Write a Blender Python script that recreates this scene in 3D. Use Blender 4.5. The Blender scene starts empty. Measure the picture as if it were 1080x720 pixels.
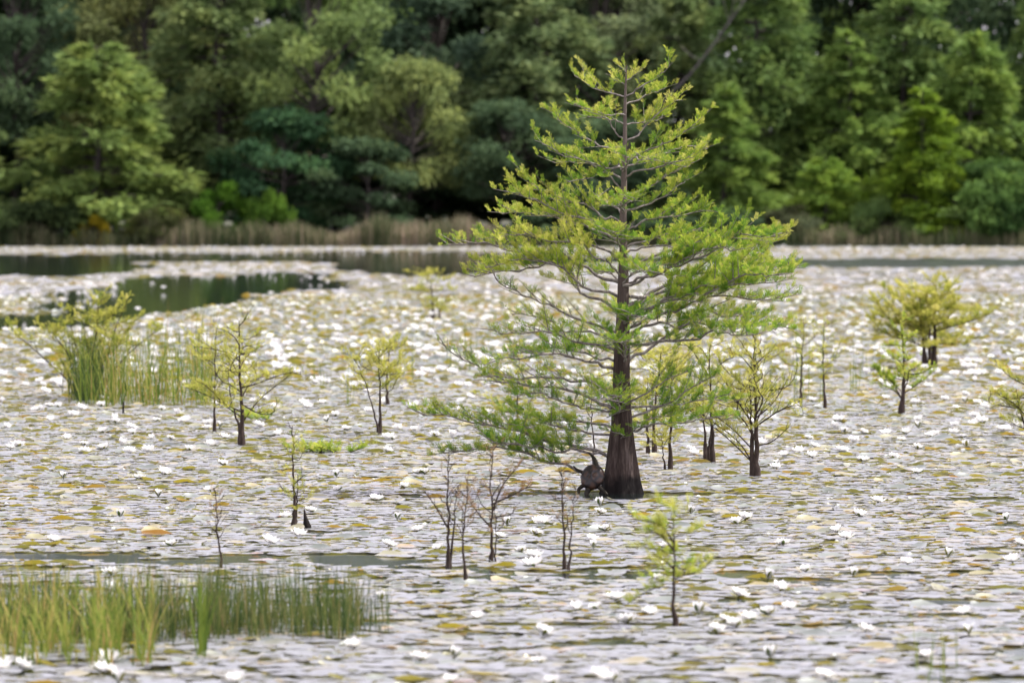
import bpy, math, random
import numpy as np
from mathutils import Vector
random.seed(7)
rng = np.random.default_rng(7)
S = bpy.context.scene
COL = S.collection
R = math.radians

# ------------------------------------------------------------------ camera, sky, sun, exposure
FPX, CAMZ, HZ = 6000.0, 1.9, 225.0
PITCH = math.atan((360 - HZ) / FPX)
cd = bpy.data.cameras.new('camera')
cam = bpy.data.objects.new('camera', cd); COL.objects.link(cam)
cam.location = (0, 0, CAMZ)
cam.rotation_euler = (math.pi / 2 - PITCH, 0, 0)
cd.sensor_width = 36; cd.lens = 200; cd.clip_end = 6000; cd.clip_start = 0.5
cd.dof.use_dof = True; cd.dof.focus_distance = 38.8; cd.dof.aperture_fstop = 4.9
cd.dof.aperture_blades = 0
S.camera = cam

SUN_EL, SUN_AZ = R(54), R(76)          # azimuth clockwise from the view direction (+Y) towards +X
w = bpy.data.worlds.new('World'); S.world = w; w.use_nodes = True
nt = w.node_tree; bg = nt.nodes['Background']
sky = nt.nodes.new('ShaderNodeTexSky'); sky.sky_type = 'NISHITA'; sky.sun_disc = False
sky.sun_elevation = SUN_EL; sky.sun_rotation = SUN_AZ
sky.air_density = 1.0; sky.dust_density = 3.0; sky.ozone_density = 1.0
tc = nt.nodes.new('ShaderNodeTexCoord')
nz = nt.nodes.new('ShaderNodeTexNoise'); nz.inputs['Scale'].default_value = 2.2; nz.inputs['Detail'].default_value = 6
mp = nt.nodes.new('ShaderNodeMapping'); mp.inputs['Scale'].default_value = (1, 1, 3)
cr = nt.nodes.new('ShaderNodeValToRGB'); cr.color_ramp.elements[0].position = .28; cr.color_ramp.elements[1].position = .50
mx = nt.nodes.new('ShaderNodeMix'); mx.data_type = 'RGBA'
nt.links.new(tc.outputs['Generated'], mp.inputs['Vector']); nt.links.new(mp.outputs[0], nz.inputs['Vector'])
nt.links.new(nz.outputs[0], cr.inputs[0]); nt.links.new(cr.outputs[0], mx.inputs[0])
nt.links.new(sky.outputs[0], mx.inputs[6]); mx.inputs[7].default_value = (8.8, 8.4, 9.7, 1)
nt.links.new(mx.outputs[2], bg.inputs['Color']); bg.inputs['Strength'].default_value = 0.12
sl = bpy.data.lights.new('sun', 'SUN'); sl.energy = 5.0; sl.angle = R(1.0); sl.color = (1, .965, .91)
so = bpy.data.objects.new('sun', sl); COL.objects.link(so)
sd = Vector((math.sin(SUN_AZ) * math.cos(SUN_EL), math.cos(SUN_AZ) * math.cos(SUN_EL), math.sin(SUN_EL)))
so.rotation_euler = sd.to_track_quat('Z', 'Y').to_euler()
S.view_settings.view_transform = 'Standard'; S.view_settings.look = 'None'
S.view_settings.exposure = 0.68; S.view_settings.gamma = 1

# ------------------------------------------------------------------ pixel <-> place
def ray(px, py):
    u = (np.asarray(px, float) - 540) / FPX; v = (360 - np.asarray(py, float)) / FPX
    c, s = math.cos(PITCH), math.sin(PITCH)
    return u, c + v * s, -s + v * c
def G(px, py, z=0.0):
    x, y, zz = ray(px, py); k = (z - CAMZ) / zz
    return np.array([x * k, y * k, z])
def P(px, py, Y):
    x, y, zz = ray(px, py); k = Y / y
    return np.array([x * k, Y, CAMZ + zz * k])
def pix(p):
    p = np.asarray(p, float); c, s = math.cos(PITCH), math.sin(PITCH)
    d = p[:, 1] * c - (p[:, 2] - CAMZ) * s
    v = p[:, 1] * s + (p[:, 2] - CAMZ) * c
    return 540 + FPX * p[:, 0] / d, 360 - FPX * v / d
def ppm(Y): return FPX / Y

def vnoise(x, y, seed=0):
    x = np.asarray(x, float); y = np.asarray(y, float)
    xi = np.floor(x).astype(np.int64); yi = np.floor(y).astype(np.int64)
    fx = x - xi; fy = y - yi; fx = fx * fx * (3 - 2 * fx); fy = fy * fy * (3 - 2 * fy)
    def h(a, b):
        n = (a * 374761393 + b * 668265263 + seed * 974711) & 0x7fffffff
        n = ((n ^ (n >> 13)) * 1274126177) & 0x7fffffff
        return ((n ^ (n >> 16)) & 0xffff) / 65535.0
    return (h(xi, yi) * (1 - fx) + h(xi + 1, yi) * fx) * (1 - fy) + (h(xi, yi + 1) * (1 - fx) + h(xi + 1, yi + 1) * fx) * fy

# ------------------------------------------------------------------ mesh helpers
class MB:
    def __init__(s): s.V = []; s.F = []; s.T = []; s.M = []; s.n = 0
    def add(s, V, F, tint=0.5, mat=0):
        """V (n,3); F (m,k) indices; tint scalar or (n,)"""
        V = np.asarray(V, float).reshape(-1, 3); F = np.asarray(F, np.int64)
        s.V.append(V); s.F.append(F + s.n)
        s.T.append(np.broadcast_to(np.asarray(tint, float), (len(V),)).copy())
        s.M.append(np.full(len(F), mat)); s.n += len(V)
    def mesh(s, name, mats, smooth=False):
        me = bpy.data.meshes.new(name)
        V = np.concatenate(s.V); me.vertices.add(len(V)); me.vertices.foreach_set('co', V.ravel())
        loops = np.concatenate([f.ravel() for f in s.F]); sizes = np.concatenate([np.full(len(f), f.shape[1]) for f in s.F])
        me.loops.add(len(loops)); me.loops.foreach_set('vertex_index', loops.astype(np.int32))
        me.polygons.add(len(sizes))
        me.polygons.foreach_set('loop_start', (np.cumsum(sizes) - sizes).astype(np.int32))
        for m in mats: me.materials.append(m)
        me.polygons.foreach_set('material_index', np.concatenate(s.M).astype(np.int32))
        if smooth: me.polygons.foreach_set('use_smooth', np.ones(len(sizes), bool))
        a = me.attributes.new('tint', 'FLOAT', 'POINT'); a.data.foreach_set('value', np.concatenate(s.T).astype(np.float32))
        me.update(calc_edges=True); me.validate()
        return me
def link(name, me, parent=None, loc=None):
    o = bpy.data.objects.new(name, me); COL.objects.link(o)
    if parent: o.parent = parent
    if loc is not None: o.location = loc
    return o
def tag(o, label=None, cat=None, group=None, kind=None):
    if label: o['label'] = label
    if cat: o['category'] = cat
    if group: o['group'] = group
    if kind: o['kind'] = kind
    return o
def thing(name, label, cat, loc, group=None):
    o = bpy.data.objects.new(name, None); COL.objects.link(o); o.location = loc; o.empty_display_size = .1
    return tag(o, label, cat, group)
def nrm(v):
    v = np.asarray(v, float); return v / (np.linalg.norm(v, axis=-1, keepdims=True) + 1e-9)
def spline(pts, n):
    p = np.asarray(pts, float)
    if len(p) == 2: return p[0] + (p[1] - p[0]) * np.linspace(0, 1, n)[:, None]
    q = np.vstack([2 * p[0] - p[1], p, 2 * p[-1] - p[-2]]); out = []
    for u in np.linspace(0, len(p) - 1 - 1e-6, n):
        i = int(u); t = u - i; a, b, c, d = q[i:i + 4]
        out.append(.5 * (2 * b + (c - a) * t + (2 * a - 5 * b + 4 * c - d) * t * t + (3 * b - a - 3 * c + d) * t ** 3))
    return np.array(out)
def tube(mb, pts, rad, n=6, tint=.5, mat=0):
    p = np.asarray(pts, float); m = len(p); rad = np.broadcast_to(np.asarray(rad, float), (m,))
    t = nrm(np.gradient(p, axis=0))
    ref = np.array([0, 0, 1.]) if abs(t[:, 2]).mean() < .8 else np.array([1., 0, 0])
    a = nrm(np.cross(t, ref)); b = np.cross(t, a)
    th = np.arange(n) * 2 * math.pi / n
    V = p[:, None] + rad[:, None, None] * (np.cos(th)[None, :, None] * a[:, None] + np.sin(th)[None, :, None] * b[:, None])
    i = np.arange(m - 1)[:, None] * n; j = np.arange(n)[None]; k = (j + 1) % n
    F = np.stack([i + j, i + k, i + n + k, i + n + j], -1).reshape(-1, 4)
    mb.add(V.reshape(-1, 3), F, tint, mat)
    mb.add(V[-1], np.arange(n)[None], tint, mat)
def cards(mb, C, D, N, L, W, tint, mat=0):
    """leaf-shaped quads: centre base C, direction D, face normal hint N"""
    D = nrm(D); Sd = nrm(np.cross(D, N)); L = np.broadcast_to(L, (len(C),))[:, None]; W = np.broadcast_to(W, (len(C),))[:, None]
    V = np.stack([C, C + D * L * .45 + Sd * W * .5, C + D * L, C + D * L * .45 - Sd * W * .5], 1)
    F = np.arange(len(C) * 4).reshape(-1, 4)
    mb.add(V.reshape(-1, 3), F, np.repeat(np.broadcast_to(tint, (len(C),)), 4), mat)
def rdir(n):
    v = rng.normal(size=(n, 3)); return nrm(v)

# ------------------------------------------------------------------ materials
def mat(name):
    m = bpy.data.materials.new(name); m.use_nodes = True
    return m, m.node_tree, m.node_tree.nodes['Principled BSDF']
def ramp(t, stops, src):
    r = t.nodes.new('ShaderNodeValToRGB'); e = r.color_ramp.elements
    while len(e) < len(stops): e.new(.5)
    for q, (pos, c) in zip(e, stops): q.position = pos; q.color = (*c, 1)
    t.links.new(src, r.inputs[0]); return r.outputs[0]
def leafmat(name, stops, trans=.45, objcol=False, rough=.7, sat=1.0):
    m, t, b = mat(name)
    at = t.nodes.new('ShaderNodeAttribute'); at.attribute_name = 'tint'
    c = ramp(t, stops, at.outputs['Fac'])
    if objcol:
        oi = t.nodes.new('ShaderNodeObjectInfo'); mm = t.nodes.new('ShaderNodeMix'); mm.data_type = 'RGBA'; mm.blend_type = 'MULTIPLY'
        mm.inputs[0].default_value = 1; t.links.new(c, mm.inputs[6]); t.links.new(oi.outputs['Color'], mm.inputs[7]); c = mm.outputs[2]
    t.links.new(c, b.inputs['Base Color']); b.inputs['Roughness'].default_value = rough
    b.inputs['Specular IOR Level'].default_value = .12
    tr = t.nodes.new('ShaderNodeBsdfTranslucent'); t.links.new(c, tr.inputs['Color'])
    ms = t.nodes.new('ShaderNodeMixShader'); ms.inputs[0].default_value = trans
    t.links.new(b.outputs[0], ms.inputs[1]); t.links.new(tr.outputs[0], ms.inputs[2])
    t.links.new(ms.outputs[0], t.nodes['Material Output'].inputs['Surface'])
    return m
def barkmat(name, stops, scale=20, zs=.15, bump=.4, rough=.85):
    m, t, b = mat(name)
    tcn = t.nodes.new('ShaderNodeTexCoord'); mpn = t.nodes.new('ShaderNodeMapping'); mpn.inputs['Scale'].default_value = (1, 1, zs)
    n1 = t.nodes.new('ShaderNodeTexNoise'); n1.inputs['Scale'].default_value = scale; n1.inputs['Detail'].default_value = 8; n1.inputs['Roughness'].default_value = .7
    t.links.new(tcn.outputs['Object'], mpn.inputs[0]); t.links.new(mpn.outputs[0], n1.inputs['Vector'])
    t.links.new(ramp(t, stops, n1.outputs[0]), b.inputs['Base Color']); b.inputs['Roughness'].default_value = rough
    b.inputs['Specular IOR Level'].default_value = .2
    bp = t.nodes.new('ShaderNodeBump'); bp.inputs['Strength'].default_value = bump; bp.inputs['Distance'].default_value = .02
    t.links.new(n1.outputs[0], bp.inputs['Height']); t.links.new(bp.outputs[0], b.inputs['Normal'])
    return m

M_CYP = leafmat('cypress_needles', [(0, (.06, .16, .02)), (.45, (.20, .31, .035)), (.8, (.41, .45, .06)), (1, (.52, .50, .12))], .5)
M_YEL = leafmat('young_cypress_needles', [(0, (.10, .17, .025)), (.4, (.29, .32, .05)), (.8, (.47, .45, .09)), (1, (.55, .50, .15))], .5)
M_DEAD = leafmat('dry_needles', [(0, (.18, .10, .05)), (1, (.34, .22, .10))], .4)
M_BARK = barkmat('cypress_bark', [(.25, (.012, .008, .007)), (.5, (.05, .034, .028)), (.72, (.15, .115, .10))], 26, .12, .9)
t_ = M_BARK.node_tree; b_ = t_.nodes['Principled BSDF']; c_ = b_.inputs['Base Color'].links[0].from_socket
tc_ = t_.nodes.new('ShaderNodeTexCoord'); sp_ = t_.nodes.new('ShaderNodeSeparateXYZ'); t_.links.new(tc_.outputs['Object'], sp_.inputs[0])
nn_ = t_.nodes.new('ShaderNodeTexNoise'); nn_.inputs['Scale'].default_value = 9; t_.links.new(tc_.outputs['Object'], nn_.inputs['Vector'])
ad_ = t_.nodes.new('ShaderNodeMath'); ad_.operation = 'MULTIPLY_ADD'; ad_.inputs[1].default_value = -.22; t_.links.new(nn_.outputs[0], ad_.inputs[0]); t_.links.new(sp_.outputs[2], ad_.inputs[2])
mr_ = t_.nodes.new('ShaderNodeMapRange'); mr_.inputs[1].default_value = -.03; mr_.inputs[2].default_value = .03; t_.links.new(ad_.outputs[0], mr_.inputs[0])
mx_ = t_.nodes.new('ShaderNodeMix'); mx_.data_type = 'RGBA'; mx_.inputs[6].default_value = (.012, .009, .008, 1); t_.links.new(mr_.outputs[0], mx_.inputs[0]); mu_ = t_.nodes.new('ShaderNodeMapRange'); mu_.inputs[1].default_value = .8; mu_.inputs[2].default_value = 1.9; mu_.inputs[4].default_value = .8; t_.links.new(sp_.outputs[2], mu_.inputs[0])
ml_ = t_.nodes.new('ShaderNodeMix'); ml_.data_type = 'RGBA'; t_.links.new(mu_.outputs[0], ml_.inputs[0]); t_.links.new(c_, ml_.inputs[6]); ml_.inputs[7].default_value = (.16, .125, .108, 1); t_.links.new(ml_.outputs[2], mx_.inputs[7]); t_.links.new(mx_.outputs[2], b_.inputs['Base Color'])
M_LIMB = barkmat('grey_branch_bark', [(.3, (.08, .066, .06)), (.55, (.27, .235, .21)), (.75, (.45, .41, .38))], 40, .6, .5)
M_TWIG = barkmat('sapling_bark', [(.3, (.018, .012, .009)), (.6, (.06, .042, .034)), (.8, (.13, .10, .085))], 60, .3, .4)
M_FTRUNK = barkmat('forest_trunk_bark', [(.3, (.03, .024, .02)), (.6, (.08, .068, .06)), (.8, (.16, .14, .13))], 3, .2, .4)
M_GREYTRUNK = barkmat('bare_trunk_bark', [(.3, (.06, .05, .048)), (.6, (.12, .105, .10)), (.8, (.2, .18, .17))], 3, .2, .4)
M_FEATH = leafmat('feathery_leaves', [(0, (.42, .5, .4)), (.5, (.9, .95, .8)), (1, (1.5, 1.35, 1.0))], .35, True)
M_BROAD = leafmat('broad_leaves', [(0, (.45, .5, .45)), (.5, (.9, .95, .85)), (1, (1.5, 1.4, 1.05))], .38, True, .9)
M_RUSH = leafmat('rush_stems', [(0, (.03, .055, .018)), (.5, (.07, .11, .028)), (.8, (.17, .18, .05)), (1, (.26, .19, .09))], .35)
M_SEDGE = leafmat('sedge_blades', [(0, (.06, .11, .02)), (.55, (.17, .22, .035)), (.85, (.34, .31, .08)), (1, (.38, .24, .10))], .45)
M_CATT = leafmat('reed_blades', [(0, (.05, .075, .03)), (.4, (.12, .13, .06)), (.75, (.30, .26, .16)), (1, (.46, .35, .26))], .35)

def m_pad():
    m, t, b = mat('lily_pad_skin')
    at = t.nodes.new('ShaderNodeAttribute'); at.attribute_name = 'tint'
    top = ramp(t, [(0, (.055, .08, .055)), (.55, (.10, .12, .085)), (.75, (.20, .18, .03)), (.92, (.29, .22, .03)), (1, (.26, .09, .03))], at.outputs['Fac'])
    und = ramp(t, [(0, (.13, .125, .05)), (.5, (.27, .25, .02)), (.78, (.40, .31, .015)), (.93, (.42, .24, .03)), (1, (.42, .12, .03))], at.outputs['Fac'])
    ge = t.nodes.new('ShaderNodeNewGeometry'); mm = t.nodes.new('ShaderNodeMix'); mm.data_type = 'RGBA'
    t.links.new(ge.outputs['Backfacing'], mm.inputs[0]); t.links.new(top, mm.inputs[6]); t.links.new(und, mm.inputs[7])
    c = mm.outputs[2]; t.links.new(c, b.inputs['Base Color'])
    b.inputs['Roughness'].default_value = .5; b.inputs['IOR'].default_value = 1.75; b.inputs['Specular IOR Level'].default_value = .8
    b.inputs['Coat Weight'].default_value = .8; b.inputs['Coat Roughness'].default_value = .5; b.inputs['Coat IOR'].default_value = 1.6
    b.inputs['Sheen Weight'].default_value = 1.0; b.inputs['Sheen Roughness'].default_value = .35; b.inputs['Sheen Tint'].default_value = (.96, .93, 1, 1)
    n1 = t.nodes.new('ShaderNodeTexNoise'); n1.inputs['Scale'].default_value = 30; n1.inputs['Detail'].default_value = 3
    tcn = t.nodes.new('ShaderNodeTexCoord'); t.links.new(tcn.outputs['Object'], n1.inputs['Vector'])
    bp = t.nodes.new('ShaderNodeBump'); bp.inputs['Strength'].default_value = .25; bp.inputs['Distance'].default_value = .004
    t.links.new(n1.outputs[0], bp.inputs['Height']); t.links.new(bp.outputs[0], b.inputs['Normal'])
    tr = t.nodes.new('ShaderNodeBsdfTranslucent'); t.links.new(c, tr.inputs['Color'])
    ms = t.nodes.new('ShaderNodeMixShader'); ms.inputs[0].default_value = .3
    t.links.new(b.outputs[0], ms.inputs[1]); t.links.new(tr.outputs[0], ms.inputs[2])
    t.links.new(ms.outputs[0], t.nodes['Material Output'].inputs['Surface'])
    return m
M_PAD = m_pad()
M_PETAL = leafmat('white_petals', [(0, (.8, .78, .76)), (1, (.86, .85, .84))], .4)
M_STAMEN = leafmat('yellow_stamens', [(0, (.75, .5, .04)), (1, (.85, .62, .08))], .2)
M_SEPAL = leafmat('green_sepals', [(0, (.10, .14, .04)), (1, (.22, .2, .06))], .3)

def m_water():
    m, t, b = mat('pond_water')
    b.inputs['Base Color'].default_value = (.012, .018, .016, 1); b.inputs['Roughness'].default_value = .05; b.inputs['IOR'].default_value = 1.33
    # calm in the lee of the wood on the left, ruffled by wind on the right and close in
    tcn = t.nodes.new('ShaderNodeTexCoord'); sx_ = t.nodes.new('ShaderNodeSeparateXYZ'); t.links.new(tcn.outputs['Object'], sx_.inputs[0])
    ma = t.nodes.new('ShaderNodeMapRange'); ma.inputs[1].default_value = 4; ma.inputs[2].default_value = 12; ma.inputs[3].default_value = .05; ma.inputs[4].default_value = .14; t.links.new(sx_.outputs[0], ma.inputs[0])
    mb2 = t.nodes.new('ShaderNodeMapRange'); mb2.inputs[1].default_value = 45; mb2.inputs[2].default_value = 90; mb2.inputs[3].default_value = .09; mb2.inputs[4].default_value = .05; t.links.new(sx_.outputs[1], mb2.inputs[0])
    mm = t.nodes.new('ShaderNodeMath'); mm.operation = 'MAXIMUM'; t.links.new(ma.outputs[0], mm.inputs[0]); t.links.new(mb2.outputs[0], mm.inputs[1]); t.links.new(mm.outputs[0], b.inputs['Roughness'])
    n1 = t.nodes.new('ShaderNodeTexNoise'); n1.inputs['Scale'].default_value = 5; n1.inputs['Detail'].default_value = 3
    t.links.new(tcn.outputs['Object'], n1.inputs['Vector'])
    bp = t.nodes.new('ShaderNodeBump'); bp.inputs['Strength'].default_value = .12; bp.inputs['Distance'].default_value = .004
    t.links.new(n1.outputs[0], bp.inputs['Height']); t.links.new(bp.outputs[0], b.inputs['Normal'])
    return m
def m_ground():
    m, t, b = mat('bank_soil')
    n1 = t.nodes.new('ShaderNodeTexNoise'); n1.inputs['Scale'].default_value = .4; n1.inputs['Detail'].default_value = 8
    tcn = t.nodes.new('ShaderNodeTexCoord'); t.links.new(tcn.outputs['Object'], n1.inputs['Vector'])
    t.links.new(ramp(t, [(.3, (.03, .035, .018)), (.5, (.05, .06, .025)), (.7, (.09, .075, .045))], n1.outputs[0]), b.inputs['Base Color'])
    b.inputs['Roughness'].default_value = .95
    return m

# ------------------------------------------------------------------ setting: water, bank, terrain
mb = MB(); mb.add([(-1500, -400, 0), (1500, -400, 0), (1500, 372, 0), (-1500, 372, 0)], [[0, 1, 2, 3]])
tag(link('pond_water', mb.mesh('pond_water', [m_water()])), kind='structure')
xs = np.concatenate([np.linspace(-1500, -90, 12), np.linspace(-80, 80, 81), np.linspace(90, 1500, 12)])
ys = np.array([342, 346, 348, 350, 352, 356, 362, 380, 420, 500, 700, 1200, 3000.])
zz = np.array([-.6, -.25, -.05, .12, .3, .45, .6, .9, 1.5, 3, 6, 10, 14.])
X, Yg = np.meshgrid(xs, ys); Z = np.repeat(zz[:, None], len(xs), 1) + (vnoise(X * .4, Yg * .4, 3) - .5) * .25
Yw = Yg + (vnoise(X * .12, X * 0 + .5, 9) - .5) * 5 * (Yg < 400)
mb = MB(); nx = len(xs); i, j = np.meshgrid(np.arange(len(ys) - 1), np.arange(nx - 1), indexing='ij')
mb.add(np.stack([X, Yw, Z], -1).reshape(-1, 3), np.stack([i * nx + j, i * nx + j + 1, (i + 1) * nx + j + 1, (i + 1) * nx + j], -1).reshape(-1, 4))
tag(link('ground', mb.mesh('ground', [m_ground()], True)), kind='structure')

# ------------------------------------------------------------------ far forest
def feathery_mesh(h, w, seed, cone=1.0, bare=.12, layers=20, dens=1.0):
    """trunk with drooping layered boughs of fine hanging sprays"""
    r = np.random.default_rng(seed)
    tr = MB(); cr_ = MB()
    z = np.linspace(0, h * .97, 14)
    off = np.cumsum(r.normal(0, .012 * h, (14, 2)), 0) * .5
    tp = np.c_[off, z]; tube(tr, tp, .028 * h * (1 - z / h * .93) * .6, 8)
    for L in range(layers):
        f = bare + (1 - bare) * ((L + r.uniform(-.3, .3)) / layers)
        f = min(max(f, bare), .99)
        prof = (1 - f) ** (.75 * cone) * (.55 + .45 * min(1, (f - bare + .08) / .2))
        nb = int(r.integers(4, 8))
        for k in range(nb):
            az = r.uniform(0, 6.28); ln = w * prof * r.uniform(.45, 1.3) + .12
            base = np.array([np.interp(f * h, z, tp[:, 0]), np.interp(f * h, z, tp[:, 1]), f * h])
            d = np.array([math.cos(az), math.sin(az), 0]); up = r.uniform(.05, .35)
            u = np.linspace(0, 1, 6)
            bp = base + d * ln * u[:, None] + np.array([0, 0, 1.]) * (ln * (up * u - .28 * u * u))[:, None]
            tube(tr, bp, (.012 * h * (1 - f) ** .5 + .02) * (1 - u * .85) * .6, 4)
            bt = r.uniform(0, .55); nc = int(130 * dens * (ln / w + .25) * (w / 4))
            uu = r.uniform(.2, 1.05, nc) ** .8
            c = np.stack([np.interp(uu, u, bp[:, q]) for q in range(3)], -1)
            side = np.array([-d[1], d[0], 0])
            c += side * (r.normal(0, .17, nc) * ln * (1.15 - uu * .6))[:, None] + np.array([0, 0, 1.]) * r.normal(.0, .085, nc)[:, None] * ln
            dr = d * r.uniform(.3, 1.2, nc)[:, None] + side * r.normal(0, .6, nc)[:, None] + np.array([0, 0, 1.]) * r.normal(-.15, .45, nc)[:, None]
            cards(cr_, c, dr, r.normal(size=(nc, 3)) + [0, -.3, .5], r.uniform(.3, .75, nc), r.uniform(.12, .25, nc), np.clip(bt + (uu - .6) * .35 + r.uniform(0, .45, nc), 0, 1))
    return tr.mesh('feathery_trunk', [M_FTRUNK], True), cr_.mesh('feathery_crown', [M_FEATH])
def broad_mesh(h, w, seed, clumps=46, flat=.55, bare=.25, leaf=.42):
    r = np.random.default_rng(seed); tr = MB(); cr_ = MB()
    z = np.linspace(0, h * .85, 10); tp = np.c_[np.cumsum(r.normal(0, .015 * h, (10, 2)), 0) * .6, z]
    tube(tr, tp, .024 * h * (1 - z / h), 8)
    for k in range(clumps):
        f = bare + (1 - bare) * r.uniform(0, 1) ** .85
        prof = math.sin(math.pi * min(1, max(.03, (f - bare) / (1 - bare) * .82 + .16))) ** .7
        az = r.uniform(0, 6.28); rad = w * prof * r.uniform(.35, 1.0) ** .6
        c = np.array([math.cos(az) * rad, math.sin(az) * rad, f * h])
        b = np.array([np.interp(c[2] * .75, z, tp[:, 0]), np.interp(c[2] * .75, z, tp[:, 1]), min(c[2] * .75, h * .85)])
        tube(tr, spline([b, (b + c) / 2 + [0, 0, -.2], c], 5), np.linspace(.007 * h, .02, 5), 4)
        n = int(r.integers(120, 210)); rr = w * r.uniform(.2, .36)
        v = nrm(r.normal(size=(n, 3))) * (r.uniform(0, 1, n) ** .45)[:, None]
        cc = c + v * rr * np.array([1, 1, flat])
        dr = v * .7 + r.normal(0, .6, (n, 3)) + [0, 0, -.25]
        cards(cr_, cc, dr, r.normal(size=(n, 3)) + [0, 0, 1.4], leaf * r.uniform(.6, 1.3, n), leaf * r.uniform(.35, .7, n), np.clip(r.uniform(0, .6) + r.uniform(0, .4, n), 0, 1))
    return tr.mesh('broad_trunk', [M_FTRUNK], True), cr_.mesh('broad_crown', [M_BROAD])
FE = [feathery_mesh(12, 4.2, 11, .8, .1, 20), feathery_mesh(15, 4.0, 12, 1.0, .08, 26), feathery_mesh(17, 4.6, 13, .6, .15, 26, .9)]
BR = [broad_mesh(14, 4.5, 21), broad_mesh(13, 5.0, 22, 54), broad_mesh(8, 3.8, 23, 40, .45, .12)]
FEH, BRH = [12, 15, 17], [14, 13, 8]; FEW, BRW = [4.2, 4.0, 4.6], [4.5, 5.0, 3.8]
def ftree(kind, v, px, ytop, Y, wpx, color, label, group=None, rot=None, bark=None):
    me = (FE if kind == 'f' else BR)[v]; h0 = (FEH if kind == 'f' else BRH)[v]; w0 = (FEW if kind == 'f' else BRW)[v]
    p = P(px, 250, Y); top = P(px, ytop, Y)[2]; base = float(np.interp(Y, ys, zz)) - .1
    o = thing('cypress_tree' if kind == 'f' else 'broadleaf_tree', label, 'tree', (p[0], Y, base), group)
    sz = (top - base) / h0; sx = wpx / ppm(Y) / (2 * w0)
    o.scale = (sx, sx, sz); o.rotation_euler = (0, 0, rng.uniform(0, 6.28) if rot is None else rot)
    link('trunk', me[0], o); c = link('crown', me[1], o); c.color = (*color, 1)
    return o
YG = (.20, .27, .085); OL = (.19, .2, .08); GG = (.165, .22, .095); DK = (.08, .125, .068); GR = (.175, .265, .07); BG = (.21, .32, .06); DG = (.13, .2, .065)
# front row, left to right
ftree('f', 0, 95, 42, 352, 225, YG, 'broad yellow-green feathery tree standing at the left shore in front of the wood', rot=.4)
ftree('f', 1, -45, 60, 356, 130, GG, 'green feathery tree cut by the left edge of the shore wood')
ftree('b', 1, 150, -45, 366, 190, (.2, .22, .09), 'tall brownish-olive broadleaf tree rising behind the yellow-green shore tree')
ftree('f', 2, 235, -60, 362, 190, GG, 'tall grey-green drooping tree left of the pale olive leaning crown')
ftree('b', 0, 22, -40, 364, 150, DK, 'dark broadleaf tree in the upper left corner of the wood')
ftree('b', 0, 335, -45, 358, 170, (.18, .24, .09), 'tall light olive tree with a dark visible trunk in the left half of the wood')
ftree('b', 2, 300, 120, 354, 150, (.06, .125, .06), 'low blue-green layered tree under the tall light olive tree')
ftree('b', 2, 385, 150, 353, 130, DK, 'low dark tree behind the tan reeds')
ftree('b', 1, 436, 68, 356, 140, (.24, .285, .11), 'small pale olive round-crowned tree in front of the dark middle wood')
ftree('b', 0, 455, -30, 366, 190, (.085, .13, .085), 'tall dark blue-green tree with reddish tips above the pale olive crown')
ftree('b', 1, 540, 110, 356, 150, DK, 'dark shadowy tree at the foot of the middle wood left of the big pond cypress')
ftree('f', 2, 565, -50, 362, 200, (.16, .215, .105), 'tall grey-green feathery tree right behind the left edge of the big pond cypress')
ftree('b', 0, 640, -40, 368, 190, (.2, .24, .13), 'tall pale grey-olive tree behind the top of the big pond cypress')
ftree('b', 2, 640, 130, 354, 150, DK, 'low dark tree hidden behind the big pond cypress crown')
ftree('f', 1, 765, 86, 352, 130, GR, 'pointed green cypress just right of the big pond cypress top')
ftree('f', 1, 715, -40, 364, 150, GG, 'tall green tree behind the leaning grey trunk')
ftree('f', 2, 815, -55, 362, 170, DG, 'tall deep green cypress in the right half of the wood, nearest the leaning grey trunk')
ftree('f', 0, 868, 165, 351, 105, BG, 'short bright green cypress at the right shore beside the tallest front cypress')
ftree('f', 1, 890, 30, 360, 150, GR, 'tall green cypress behind the short bright green one')
ftree('f', 1, 968, 92, 351, 140, (.16, .25, .03), 'bright yellow-edged pointed cypress on the right shore, biggest of the front ones')
ftree('f', 2, 940, -35, 364, 170, DG, 'tall dark cypress behind the bright yellow-edged one')
ftree('f', 0, 1020, 30, 360, 160, GR, 'tall green cypress near the right edge of the wood below the patch of sky')
ftree('f', 2, 1095, -30, 366, 110, DG, 'dark cypress cut by the right edge of the wood')
ftree('b', 2, 1050, 172, 352, 130, (.07, .13, .035), 'low rounded green tree at the right end of the shore')
ftree('f', 1, 1110, 120, 356, 120, GR, 'green cypress just outside the right end of the shore wood')
ftree('f', 1, 1190, 40, 358, 160, GR, 'green cypress standing well beyond the right end of the shore wood')
ftree('b', 1, -110, 20, 360, 190, DK, 'dark broadleaf tree well beyond the left end of the shore wood')
# second row behind: darker mass filling the gaps
bk = 0
for px in list(range(-150, 1010, 50)) + [1120, 1170]:
    k = rng.integers(0, 3); f = px > 680
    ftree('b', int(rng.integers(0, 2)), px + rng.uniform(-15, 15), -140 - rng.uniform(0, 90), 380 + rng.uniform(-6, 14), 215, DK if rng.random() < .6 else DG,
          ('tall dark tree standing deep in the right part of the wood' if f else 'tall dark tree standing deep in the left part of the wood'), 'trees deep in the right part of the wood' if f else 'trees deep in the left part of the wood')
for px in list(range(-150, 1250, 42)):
    ftree('b', 2, px, 95 + rng.uniform(-35, 35), 372 + rng.uniform(-6, 8), 190, DK if px < 660 else DG, 'dark low tree shaded under the tall wood', 'shaded low trees under the wood')
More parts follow.
